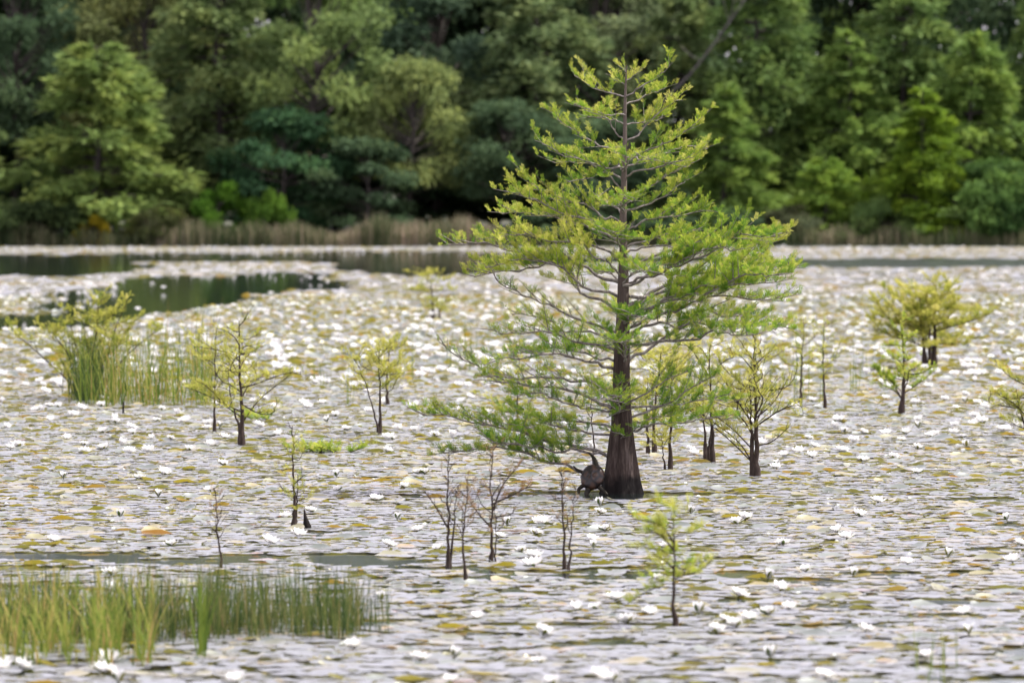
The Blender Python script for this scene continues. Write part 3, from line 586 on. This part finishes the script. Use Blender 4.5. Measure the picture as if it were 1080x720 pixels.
# knee beside the slender double sapling, dark stake in front of the sedge
m = MB(); b = G(323, 558); tube(m, np.array([[0, 0, -.05], [.005, 0, .02], [-.005, 0, .07], [-.012, .0, .12]]), [.032, .026, .012, .004], 10)
tag(link('cypress_knee', m.mesh('cypress_knee', [M_BARK], True), loc=b), 'pointed dark cypress knee just right of the slender double sapling', 'stump')
m = MB(); b = G(130, 437); tube(m, np.array([[0, 0, -.05], [0, 0, .06], [.004, 0, .12]]), [.011, .010, .008], 8)
tag(link('stake', m.mesh('stake', [M_BARK], True), loc=b), 'short dark stake in front of the left sedge clump', 'stake')
# low sprays of green lying over the pads
def lowspray(px, py, wpx, n, label, tint=.5):
    b = G(px, py); sc = ppm(b[1]); o = thing('low_cypress_shoot', label, 'plant', b); w_, l_ = MB(), MB()
    tube(w_, np.array([[-.55 * wpx / sc, 0, .003], [0, 0, .006], [.55 * wpx / sc, 0, .003]]), .004, 5)
    for k in range(n):
        a = np.array([rng.uniform(-.5, .5) * wpx / sc, 0, .004]); az = rng.uniform(0, 6.28); ln = rng.uniform(.12, .24)
        d = np.array([math.cos(az), math.sin(az), .28])
        limb_foliage(w_, l_, spline([a, a + d * ln * .5, a + d * ln], 6), .003, 1.3, .12, .06, tint, .2, .1, .5)
    link('twigs', w_.mesh('twigs', [M_TWIG], True), o); link('foliage', l_.mesh('foliage', [M_CYP]), o)
lowspray(352, 478, 62, 13, 'low bright green shoots spread on the pads beside the slender double sapling', .6)
lowspray(275, 444, 45, 7, 'low green shoots on the pads right of the thick-footed sapling', .5)


# ------------------------------------------------------------------ turtle propped against the trunk foot
def shellmat():
    m, t, b = mat('turtle_shell')
    tcn = t.nodes.new('ShaderNodeTexCoord'); vo = t.nodes.new('ShaderNodeTexVoronoi'); vo.feature = 'DISTANCE_TO_EDGE'; vo.inputs['Scale'].default_value = 17
    t.links.new(tcn.outputs['Object'], vo.inputs['Vector'])
    t.links.new(ramp(t, [(0, (.006, .004, .003)), (.08, (.014, .008, .006)), (.22, (.05, .024, .013)), (.6, (.075, .036, .018))], vo.outputs['Distance']), b.inputs['Base Color'])
    b.inputs['Roughness'].default_value = .42
    bp = t.nodes.new('ShaderNodeBump'); bp.inputs['Strength'].default_value = .8; bp.inputs['Distance'].default_value = .006
    t.links.new(vo.outputs['Distance'], bp.inputs['Height']); t.links.new(bp.outputs[0], b.inputs['Normal'])
    return m
def turtle():
    c = P(625, 503, TY - .16); o = thing('turtle', 'dark brown turtle on edge against the left foot of the big cypress trunk', 'turtle', c)
    nrmv = nrm(np.array([-.25, -.9, .38])); u = nrm(np.cross([0, 0, 1.], nrmv)); v = np.cross(nrmv, u)
    fr = lambda a, b_, h: u * a + v * b_ + nrmv * h
    m = MB(); nr, na = 9, 28; V = [fr(0, 0, .052)]
    for i in range(1, nr):
        q = i / (nr - 1)
        for k in range(na):
            a = 2 * math.pi * k / na; rim = 1 + .03 * math.cos(a * 12) * (q > .8)
            h = .052 * math.sqrt(max(0, 1 - (q * .98) ** 2)) + (.004 * math.cos(5 * a) * math.sin(q * 6.)) * (q < .9) - (.006 if q == 1 else 0)
            V.append(fr(.083 * q * rim * math.cos(a), .095 * q * rim * math.sin(a), h * .85 + .008 * (vnoise([4 + 3 * q * math.cos(a)], [4 + 3 * q * math.sin(a)], 3)[0] - .5)))
    V.append(fr(0, 0, -.03)); last = len(V) - 1
    m.add(V, [[0, 1 + k, 1 + (k + 1) % na] for k in range(na)])
    base = m.V[0] * 0
    F = [[1 + (i - 1) * na + k, 1 + i * na + k, 1 + i * na + (k + 1) % na, 1 + (i - 1) * na + (k + 1) % na] for i in range(1, nr - 1) for k in range(na)]
    s0 = m.n; m.F.append(np.array(F)); m.M.append(np.zeros(len(F)))
    F2 = [[1 + (nr - 2) * na + (k + 1) % na, 1 + (nr - 2) * na + k, last] for k in range(na)]
    m.F.append(np.array(F2)); m.M.append(np.zeros(len(F2)))
    link('shell', m.mesh('turtle_shell', [shellmat()], True), o)
    m = MB()
    def lim(a0, b0, a1, b1, a2, b2, r0, r1): tube(m, spline([fr(a0, b0, 0), fr(a1, b1, .0), fr(a2, b2, .015)], 8), np.linspace(r0, r1, 8), 8)
    lim(-.02, -.08, -.03, -.13, .0, -.165, .022, .012)       # head end stretched down to the water
    lim(.05, -.07, .09, -.10, .12, -.13, .016, .009); lim(-.06, -.06, -.09, -.09, -.075, -.125, .016, .008)
    lim(.02, .06, .0, .13, -.045, .175, .024, .005); lim(-.06, .03, -.11, .05, -.14, .075, .016, .005)
    th_ = np.linspace(0, 2 * math.pi, 24, endpoint=False)      # belly plate joining the limbs
    rg = [[fr(q * .082 * math.cos(a), q * .09 * math.sin(a), h) for a in th_] for q, h in ((.05, -.024), (.7, -.022), (1, -.004), (.9, .012), (.05, .016))]
    m.add(np.array(rg).reshape(-1, 3), [[i_ * 24 + k_, i_ * 24 + (k_ + 1) % 24, (i_ + 1) * 24 + (k_ + 1) % 24, (i_ + 1) * 24 + k_] for i_ in range(4) for k_ in range(24)])
    bo = link('body', m.mesh('turtle_body', [barkmat('turtle_skin', [(.35, (.01, .008, .006)), (.6, (.03, .024, .015)), (.85, (.2, .15, .02))], 30, 1, .3, .5)], True), o)
    md = bo.modifiers.new('remesh', 'REMESH'); md.mode = 'VOXEL'; md.voxel_size = .005; md.use_smooth_shade = True
    dg = bpy.context.evaluated_depsgraph_get(); me2 = bpy.data.meshes.new_from_object(bo.evaluated_get(dg)); bo.modifiers.clear(); bo.data = me2
turtle()

# ------------------------------------------------------------------ lily pads
HOLES = [  # open water in the photograph: centre px, py, half width, half height
 (35, 280, 115, 11), (190, 272, 140, 5), (410, 271, 140, 6), (440, 283, 75, 8), (560, 275, 90, 4), (970, 277.5, 195, 4.6), (700, 274, 100, 3),
 (235, 298, 110, 6.5), (205, 306, 95, 5.5), (165, 314, 105, 8.5), (130, 324, 90, 6), (300, 291, 50, 3.5), (20, 340, 90, 7.5), (95, 334, 60, 5), (330, 303, 40, 3),
 (390, 592, 60, 5), (365, 586, 45, 3), (60, 587, 95, 4), (190, 593, 80, 3), (270, 588, 40, 2.5), (40, 600, 60, 2.5), (560, 604, 70, 2.5), (500, 610, 50, 2), (620, 610, 40, 2.5), (780, 607, 30, 3.5), (850, 613, 40, 2.5), (930, 606, 40, 2.5), (1000, 635, 45, 3.5), (985, 650, 40, 2.5),
 (870, 641, 35, 2.5), (900, 661, 60, 2), (770, 590, 30, 2), (1040, 527, 45, 2.2), (690, 522, 60, 2.2), (600, 521, 60, 2.0), (655, 523, 44, 5), (780, 633, 30, 2), (470, 600, 60, 2), (660, 600, 40, 2), (400, 655, 50, 2), (1020, 604, 30, 2)]
def hole_mask(px, py, jit):
    mk = np.zeros(len(px), bool)
    for cx, cy, hw, hh in HOLES:
        mk |= ((px - cx) / hw) ** 2 + ((py - cy) / hh) ** 2 < jit
    return mk
def scatter(Y0, Y1, sp):
    gx = []; gy = []
    y = Y0
    while y < Y1:
        hw = .09 * y * 1.1 + 2.2; x = np.arange(-hw, hw, sp); gx.append(x); gy.append(np.full(len(x), y)); y += sp
    x = np.concatenate(gx); y = np.concatenate(gy)
    x = x + rng.uniform(-.55, .55, len(x)) * sp; y = y + rng.uniform(-.55, .55, len(y)) * sp
    px, py = pix(np.stack([x, y, 0 * x], -1))
    nh = vnoise(x * 1.6, y * 1.1, 2) * .6 + vnoise(x * 4.3, y * 3.1, 12) * .4
    dn = np.where(py > 575, .30, np.where(py > 480, .20, np.interp(py, [262, 300, 350, 420], [.30, .32, .27, .16])))
    fine = vnoise(x * 4.6, y * 3.4, 22); nh = np.where(py > 575, fine * .8 + nh * .2, nh); dn = np.where(py > 575, .25, dn)
    keep = (nh > dn) & ~hole_mask(px, py, .75 + .9 * vnoise(x * 1.2, y * (.5 if Y0 < 100 else .12), 14))
    return x[keep], y[keep], px[keep], py[keep]
def pad_tint(x, y, py, n):
    patch = vnoise(x * .35, y * .18, 31)
    warm = np.clip((patch - .5) * 2.2, 0, 1) * np.interp(py, [260, 330, 400, 470, 520, 720], [1.5, .95, .85, .75, .42, .25])
    r = rng.random(n)
    t = np.where(r < .10 + .5 * warm, rng.uniform(.6, .92, n), rng.uniform(0, .55, n))
    return np.where(rng.random(n) < .015, rng.uniform(.9, 1, n), t)
def padfield(mb, x, y, py, rad, ns, rings, curl_p, cscale):
    n = len(x); th = np.arange(ns) * 2 * math.pi / ns
    ph = rng.uniform(0, 6.28, n); tilt = rng.normal(0, .022, n); ta = rng.uniform(0, 6.28, n)
    cu = np.where(rng.random(n) < curl_p, cscale * rng.uniform(.08, .6, n) ** 1.3, rng.uniform(0, .04, n)); ca = rng.uniform(0, 6.28, n)
    z0 = rng.uniform(.003, .009, n); T = pad_tint(x, y, py, n)
    T = np.where(cu > .08, np.clip(T * .75 + rng.uniform(.1, .42, n), 0, .89), T)
    Vs = [np.stack([x, y, z0 - .004 + 0 * x], -1)[:, None]]
    for q in rings:
        a = th[None] + ph[:, None]; rr = rad[:, None] * q * (1 + .09 * np.cos(3 * a + ta[:, None]) + .05 * np.cos(5 * a + 3 * ta[:, None]))
        ddx = np.cos(a); ddy = np.sin(a); s = np.clip(np.cos(a - ca[:, None]) - .25, 0, 1) / .75
        lift = cu[:, None] * rad[:, None] * s * (q ** 3) * .75
        pull = 1 - .45 * np.clip(cu[:, None], 0, 1) * s * q ** 2
        Vs.append(np.stack([x[:, None] + rr * ddx * pull, y[:, None] + rr * ddy * pull, z0[:, None] + lift + tilt[:, None] * rr * np.cos(a - ta[:, None]) + .002 * q + .02 * rad[:, None] * q * q * np.cos(4 * a + 5 * ta[:, None])], -1))
    V = np.concatenate(Vs, 1); K = V.shape[1]; V[..., 2] = np.maximum(V[..., 2], .002)
    o = np.arange(n)[:, None] * K; j = np.arange(ns)[None]; k = (j + 1) % ns
    F3 = np.stack([o + 0 * j, o + 1 + j, o + 1 + k], -1).reshape(-1, 3); tv = np.repeat(T, K)
    mb.add(V.reshape(-1, 3), F3, tv)
    for q in range(len(rings) - 1):
        a = o + 1 + q * ns
        mb.F.append((np.stack([a + j, a + ns + j, a + ns + k, a + k], -1).reshape(-1, 4)) + (mb.n - len(tv))); mb.M.append(np.zeros(n * ns))
    return T, cu
mb = MB()
x, y, px, py = scatter(21.5, 64, .108)
rad = rng.uniform(.035, .098, len(x))
infr = (px > 5) & (px < 1075) & (py < 716); order = np.argsort(-py * infr)
ind = order[:200]; rest = np.ones(len(x), bool); rest[ind] = False
padfield(mb, x[rest], y[rest], py[rest], rad[rest], 10, (.55, 1.0), np.interp(py[rest], [400, 480, 560, 720], [.45, .4, .26, .2]), .9)
ix, iy, ipx, ipy, irad = x[ind], y[ind], px[ind], py[ind], rad[ind]
for Ya_, Yb_, sp_ in ((21.5, 64, .085),):            # torn scraps and small young pads between the big ones
    x, y, px, py = scatter(Ya_, Yb_, sp_); q_ = rng.random(len(x)) < .55; x, y, px, py = x[q_], y[q_], px[q_], py[q_]
    padfield(mb, x, y, py, rng.uniform(.012, .036, len(x)), 6, (.6, 1.0), .5, 1.2)
x, y, px, py = scatter(64, 132, .165); padfield(mb, x, y, py, rng.uniform(.06, .13, len(x)), 8, (.6, 1.0), .46, 1.35)
x, y, px, py = scatter(132, 322, .40); padfield(mb, x, y, py, rng.uniform(.14, .28, len(x)), 7, (1.0,), .3, .6)
tag(link('lily_pads', mb.mesh('lily_pads', [M_PAD])), 'dense mat of pale shiny lily pads flecked with ochre covering the pond', 'lily pads', kind='stuff')
# nearest pads one by one, plus the curled coloured ones that stand out
PADM = []
for v in range(9):
    m = MB(); r_ = np.array([.085]); st = rng.bit_generator.state
    padfield(m, np.zeros(1), np.zeros(1), np.array([700.]), r_, 16, (.4, .75, 1.0), 0.0 if v < 5 else 1.0, .85)
    tv = [.1, .3, .45, .7, .2, .75, .85, .95, .6][v]; m.T = [np.full_like(t, tv) for t in m.T]
    me = m.mesh('lily_pad', [M_PAD], True); PADM.append(me)
for a, b_, p_, q_, r_ in zip(ix, iy, ipx, ipy, irad):
    v = int(rng.choice([0, 1, 2, 4, 0, 1, 2, 4, 0, 1, 2, 4, 3, 5])); side = 'left' if p_ < 400 else ('middle' if p_ < 720 else 'right')
    o = link('lily_pad', PADM[v], loc=(a, b_, .004 + rng.uniform(0, .006))); k = r_ / .085; o.scale = (k, k, 1); o.rotation_euler = (0, 0, rng.uniform(0, 6.28))
    kind = 'ochre lily pad' if v in (3, 5, 8) else 'pale green lily pad'
    tag(o, f'{kind} floating flat at the near {side} edge of the pond' if v < 5 else f'{kind} with a curled rim at the near {side} edge of the pond', 'lily pad', f'near {side} lily pads')
CURL = [(40, 436, 20, 6, 'rounded olive pad bulging up'), (201, 477, 24, 6, 'olive-brown pad bulging up'), (163, 519, 18, 6, 'yellow pad'), (182, 501, 14, 8, 'upright yellow pad'), (110, 505, 16, 6, 'orange pad'), (165, 566, 34, 7, 'wide orange-brown pad'),
 (834, 512, 17, 5, 'golden pad'), (855, 508, 12, 5, 'golden-orange pad'), (946, 529, 20, 6, 'big golden pad bulging up'), (1016, 523, 10, 8, 'olive curled pad'), (870, 532, 9, 8, 'yellow upright pad'), (906, 529, 12, 5, 'ochre pad'), (1000, 547, 22, 6, 'orange pad'), (1008, 505, 14, 7, 'brown pad'),
 (807, 545, 14, 4, 'grey-brown pad'), (838, 567, 18, 6, 'brown-rimmed grey pad'), (749, 557, 9, 8, 'olive pad'), (760, 542, 18, 6, 'orange pad'), (871, 575, 15, 4, 'grey upturned pad'), (898, 575, 10, 7, 'red pad'), (953, 648, 14, 6, 'orange pad'), (970, 651, 16, 6, 'orange-brown pad'), (755, 675, 18, 8, 'green bulging pad'),
 (1060, 695, 22, 5, 'long orange pad'), (285, 703, 30, 6, 'yellow pad with a dark tip'), (335, 672, 18, 6, 'orange pad'), (264, 676, 20, 8, 'green pad'), (409, 665, 14, 7, 'red-brown upright pad'), (429, 579, 22, 7, 'orange-brown pad'), (415, 613, 16, 8, 'olive upright pad'), (505, 618, 10, 8, 'green upright pad'),
 (80, 714, 26, 6, 'yellow-orange pad'), (160, 713, 20, 8, 'yellow pad'), (403, 507, 10, 7, 'red-orange upright pad'), (443, 497, 18, 5, 'red pad'), (409, 531, 16, 5, 'yellow pad'), (17, 569, 16, 6, 'brown pad'), (12, 560, 24, 7, 'red-brown pad'), (895, 380, 18, 6, 'golden pad'), (330, 380, 15, 6, 'dark olive upright pad'), (565, 515, 24, 6, 'ochre pad'),
 (772, 520, 16, 5, 'yellow pad'), (640, 560, 20, 5, 'olive pad'), (640, 575, 16, 6, 'yellow-green pad'), (590, 640, 16, 7, 'orange pad'), (676, 590, 18, 7, 'ochre pad'), (250, 574, 16, 6, 'orange pad'), (300, 468, 14, 7, 'orange pad'), (980, 690, 16, 7, 'brown pad'), (930, 700, 20, 7, 'orange pad'), (860, 705, 18, 6, 'ochre pad')]
LM = [((256, 470), 'thick-footed sapling'), ((309, 557), 'slender double sapling'), ((490, 600), 'dead saplings'), ((655, 520), 'big cypress foot'), ((712, 660), 'near bushy sapling'), ((797, 503), 'open sapling'), ((150, 640), 'front rushes'), ((100, 425), 'left sedge clump'), ((400, 455), 'two-stemmed sapling'), ((951, 437), 'compact green sapling'), ((1010, 660), 'front right grass stems'), ((984, 388), 'far bushy cypress')]
def nearest(px, py):
    d = [((px - a) ** 2 + (2.2 * (py - b)) ** 2, t, (px - a, py - b)) for (a, b), t in LM]; _, t, (dx, dy) = min(d)
    rel = ('in front of' if dy > 14 else 'behind') if abs(dx) < 22 and abs(dy) > 10 else ('left of' if dx < 0 else 'right of')
    return f'{rel} the {t}'
for cx, cy, wp, v, txt in CURL:
    b = G(cx, cy); o = link('lily_pad', PADM[v], loc=(b[0], b[1], .012)); k = wp / ppm(b[1]) / .165; o.scale = (k, k, k * rng.uniform(.8, 1.4)); o.rotation_euler = (rng.uniform(-.1, .25), rng.uniform(-.1, .1), rng.uniform(0, 6.28))
    tag(o, f'{txt} {nearest(cx, cy)}', 'lily pad', 'curled coloured lily pads')

# ------------------------------------------------------------------ water lilies
def petals(mb, spec, seg, rr):
    for n, L, wd, e, off in spec:
        for k in range(n):
            a = 2 * math.pi * (k + off) / n + rr.uniform(-.1, .1); el = e + rr.uniform(-.09, .09); l = L * rr.uniform(.9, 1.08)
            d = np.array([math.cos(a), math.sin(a), 0]); s = np.array([-math.sin(a), math.cos(a), 0]); V = []
            for t in np.linspace(0, 1, seg + 1):
                wv = 1.25 * wd * (math.sin(math.pi * (t * .80 + .12)) ** .9) if t < 1 else .001
                ee = el + .35 * t
                c = d * (.006 + l * t * math.cos(el + .15 * t)) + np.array([0, 0, l * t * math.sin(ee)])
                V += [c - s * wv * .5 + [0, 0, wv * .15], c, c + s * wv * .5 + [0, 0, wv * .15]]
            F = []
            for q in range(seg): i = q * 3; F += [[i, i + 1, i + 4, i + 3], [i + 1, i + 2, i + 5, i + 4]]
            mb.add(V, F, rr.uniform(0, 1), 0)
def stamens(mb, rr, n=26, mat_=0):
    for k in range(n):
        a = rr.uniform(0, 6.28); q = rr.uniform(.1, 1); d = np.array([math.cos(a), math.sin(a), 0])
        p = d * .010 * q + [0, 0, .006]; t = d * .016 * q + [0, 0, .026 * rr.uniform(.8, 1.1)]
        tube(mb, np.array([p, (p + t) / 2, t]), [.0022, .002, .001], 4, rr.uniform(0, 1), mat_)
SPEC = [[(5, .066, .026, .12, 0), (6, .064, .025, .38, .5), (7, .056, .022, .68, .2), (6, .044, .017, .98, .6)],
        [(5, .066, .026, .30, 0), (6, .066, .026, .60, .5), (7, .060, .022, .85, .2), (6, .05, .017, 1.1, .6)],
        [(4, .066, .028, .95, 0), (5, .064, .026, 1.1, .5), (5, .058, .022, 1.22, .2)]]
FL, FS, FB, FFAR = [], [], [], []
for v in range(3):
    rr = np.random.default_rng(40 + v)
    m = MB(); petals(m, SPEC[v], 4, rr); FL.append(m.mesh('petals', [M_PETAL]))
    m = MB(); stamens(m, rr); FS.append(m.mesh('stamens', [M_STAMEN]))
    m = MB(); petals(m, [(4, .06, .022, [-.02, .12, .8][v], .25)], 3, rr); tube(m, np.array([[0, 0, -.025], [0, 0, 0], [0, 0, .006]]), [.005, .006, .008], 6); FB.append(m.mesh('sepals', [M_SEPAL]))
    m = MB(); petals(m, [(a, b, c * 1.25, d, e) for a, b, c, d, e in SPEC[v][:3]], 2, rr); stamens(m, rr, 6, 1); FFAR.append(m)
FARM = [f.mesh('far_lily', [M_PETAL, M_STAMEN]) for f in FFAR]
FLOW = '67,500 127,541 167,519 222,513 235,486 173,495 147,501 57,566 181,571 315,560 284,567 327,535 302,542 117,601 120,618 113,693 110,705 125,715 10,695 35,693 2,700 23,700 249,715 357,513 355,498 442,495 427,510 397,523 419,543 442,555 410,571 463,575 402,628 504,647 373,678 443,691 479,689 475,714 573,664 568,695 583,717 572,548 565,559 535,549 526,562 550,577 563,583 563,592 633,529 633,537 638,555 625,565 626,573 608,638 629,637 649,628 662,651 686,643 695,608 703,573 633,710 647,713 819,487 777,548 786,543 729,537 826,570 883,556 893,563 926,525 906,540 968,495 1062,544 1077,570 1068,588 957,590 1000,583 850,598 900,603 810,606 823,618 779,624 833,637 810,643 790,649 777,656 756,663 737,642 765,651 1017,643 1022,664 913,660 813,689 870,710 977,688 107,425 52,425 39,429 62,426 122,442 54,439 8,447 19,467 11,469 109,451 140,453 71,459 89,465 110,469 201,471 236,486 171,429 165,440 180,459 294,454 291,426 277,417 321,423 332,401 309,388 354,435 345,441 341,422 232,446 236,457 174,496 409,472 388,410 381,402 435,426 459,456 495,435 512,431 482,429 414,459 366,449 448,495 525,445 536,466 487,420 885,440 891,451 911,453 853,459 859,467 857,478 827,476 819,489 951,461 969,447 956,453 981,456 968,469 1016,457 1019,467 1037,442 943,480 910,482 1059,423 1009,427 1018,421 934,417 1037,391 969,394 857,420 853,401 1039,359'
BIG = {(572, 548), (563, 583), (563, 592), (649, 628), (662, 651), (779, 624), (19, 467), (113, 693), (110, 705), (790, 649), (885, 440)}
fl = [tuple(map(int, s.split(','))) for s in FLOW.split()]
def lily(px, py, parts=True, size=None):
    b = G(px, py + 4 * float(np.interp(py, [300, 450], [.4, 1])), .014); v = int(rng.choice([0, 0, 0, 1, 1, 2])) if (px, py) not in BIG else 0
    s = size or rng.uniform(.85, 1.15) * float(np.interp(py, [400, 470, 560, 700], [.9, .82, .78, .72])) * (1.3 if (px, py) in BIG else 1)
    kind = ['wide-open white water lily', 'half-open white water lily', 'closed cup-shaped white water lily'][v]
    if parts:
        o = thing('water_lily', f'{kind} {nearest(px, py)}', 'flower', b, 'white water lilies on the pads')
        link('petals', FL[v], o); link('stamens', FS[v], o); link('sepals', FB[v], o)
    else:
        o = link('water_lily', FARM[v], loc=b); tag(o, f'{kind} {nearest(px, py)}', 'flower', 'white water lilies on the pads')
    o.scale = (s,) * 3; o.rotation_euler = (rng.uniform(-.1, .35), rng.uniform(-.2, .2), rng.uniform(0, 6.28))
for a, b_ in fl: lily(a, b_)
# farther lilies, thicker towards the open water; the nearest hundred or so are flowers of their own
far = []
while len(far) < 900:
    q = rng.random()
    a = rng.uniform(-30, 1110); b_ = 272 + 133 * rng.random() ** 1.25 if q < .9 else rng.uniform(400, 480)
    if b_ < 284 and a < 380 or (268 < b_ < 284): continue
    if hole_mask(np.array([a]), np.array([b_]), 1.0)[0] and rng.random() < .93: continue
    if vnoise(np.array([a * .02]), np.array([b_ * .09]), 77)[0] < .34: continue
    far.append((a, b_))
for k in range(240): far.append((rng.uniform(-30, 1110), 263.0 + rng.normal(0, 1.5)))
for a, b_ in [(x_, y_) for x_ in range(190, 330, 9) for y_ in (281,)]: far.append((a + rng.uniform(-8, 8), b_ + rng.uniform(-4, 7)))
for k in range(34): far.append((rng.uniform(0, 150), rng.uniform(294, 328)))
far.sort(key=lambda t: -t[1])
near_ = [f for f in far if 0 < f[0] < 1080][:300 - len(fl)]; ns_ = set(near_)
for a, b_ in near_: lily(a, b_, False, rng.uniform(.85, 1.15))
mb = MB()
for a, b_ in far:
    if (a, b_) in ns_: continue
    p = G(a, b_, .07); f = FFAR[int(rng.choice([0, 1, 1, 2]))]; s = rng.uniform(1.05, 1.4) * (1.15 if b_ < 300 else 1); az = rng.uniform(0, 6.28); c_, s_ = math.cos(az), math.sin(az)
    RM = np.array([[c_, -s_, 0], [s_, c_, 0], [0, 0, 1]]); vo = mb.n
    for V in f.V: pass
    allV = np.concatenate(f.V) @ RM.T * s + p
    mb.V.append(allV); mb.T.append(np.concatenate(f.T)); mb.F += [q + vo for q in f.F]; mb.M += list(f.M); mb.n += len(allV)
tag(link('distant_water_lilies', mb.mesh('distant_water_lilies', [M_PETAL, M_STAMEN])), 'countless small white water lilies far out on the pond towards the wood', 'flowers', kind='stuff')

# ------------------------------------------------------------------ grasses and rushes
def grassbed(name, label, xr, yr, n, hpx, wd, leanm, bendm, tr, mt, cat='grass', ncl=0, clean=.0):
    if ncl:
        cx = rng.uniform(*xr, ncl); cy = rng.uniform(*yr, ncl); id_ = rng.integers(0, ncl, n)
        px = cx[id_] + rng.normal(0, 5, n); py = cy[id_] + rng.normal(0, 1.5, n)
    else: px = rng.uniform(*xr, n); py = rng.uniform(*yr, n)
    b = np.stack([G(a, c) for a, c in zip(px, py)]); b[:, 2] = -.03
    sc = ppm(b[:, 1]); H = rng.uniform(hpx[0], hpx[1], n) / sc
    m = MB(); blades(m, b, H, rng.uniform(wd[0], wd[1], n), np.abs(rng.normal(0, leanm, n)), rng.uniform(0, 6.28, n), np.abs(rng.normal(0, bendm, n)), np.clip(rng.uniform(tr[0], tr[1], n), 0, 1), 6)
    return tag(link(name, m.mesh(name, [mt])), label, cat, kind='stuff')
grassbed('rush_bed', 'dark green thin rushes in the left foreground', (215, 378), (646, 674), 1250, (20, 78), (.003, .0055), .1, .11, (0, .95), M_RUSH, 'rushes', 150)
grassbed('rush_bed', 'mixed green and brown rushes behind the yellow-green blades', (-20, 240), (650, 680), 1700, (32, 78), (.003, .006), .1, .14, (0, 1), M_RUSH, 'rushes', 170)
grassbed('rush_bed', 'thin outlying rushes at the right end of the front bed', (345, 412), (644, 670), 150, (18, 66), (.003, .005), .1, .14, (0, .9), M_RUSH, 'rushes')
grassbed('sedge_blades', 'broad yellow-green sedge blades at the lower left edge', (-12, 165), (664, 704), 620, (32, 98), (.005, .011), .16, .28, (.1, 1), M_SEDGE, 'sedge', 110)
grassbed('sedge_blades', 'small green blade tuft in front of the dark rushes', (208, 218), (688, 694), 20, (70, 110), (.007, .012), .1, .12, (.1, .6), M_SEDGE, 'sedge')
grassbed('sedge_blades', 'tall sedge blades of the left clump standing in the pads', (84, 222), (417, 428), 640, (28, 92), (.004, .011), .2, .2, (0, 1), M_SEDGE, 'sedge', 60)
grassbed('sedge_blades', 'tight dark sedge tussock inside the sprawling shrub', (81, 106), (417, 424), 420, (35, 84), (.005, .010), .14, .18, (0, .3), M_RUSH, 'sedge', 30)
grassbed('sedge_blades', 'pinkish-tipped tall blades rising at the right of the left clump', (150, 235), (418, 424), 45, (70, 120), (.005, .009), .1, .08, (.3, 1), M_SEDGE, 'sedge', 9)
for k, (xa, xb, ya, yb, n, h, lab) in enumerate([(425, 436, 398, 402, 8, (35, 70), 'thin upright reed stems beside the small yellow sapling'), (468, 520, 385, 400, 38, (30, 62), 'faint thin reeds left of the big cypress lower limbs'), (895, 906, 410, 415, 12, (40, 62), 'thin grass tuft between the slim poles and the compact sapling'), (905, 915, 395, 400, 8, (20, 45), 'second thin grass tuft left of the compact sapling'),
     (960, 1012, 704, 722, 11, (30, 85), 'few green grass stems at the lower right front'), (835, 880, 418, 428, 16, (50, 105), 'thin tall grass stems between the two slim poles'), (330, 350, 405, 412, 10, (20, 40), 'sparse grass blades among lilies in the left middle'), (770, 840, 400, 415, 26, (30, 70), 'thin faint grass behind the open sapling'), (365, 372, 425, 430, 6, (30, 55), 'thin blades left of the two-stemmed sapling')]):
    grassbed('thin_grass', lab, (xa, xb), (ya, yb), n, h, (.004, .008), .06, .06, (0, .7), M_SEDGE)
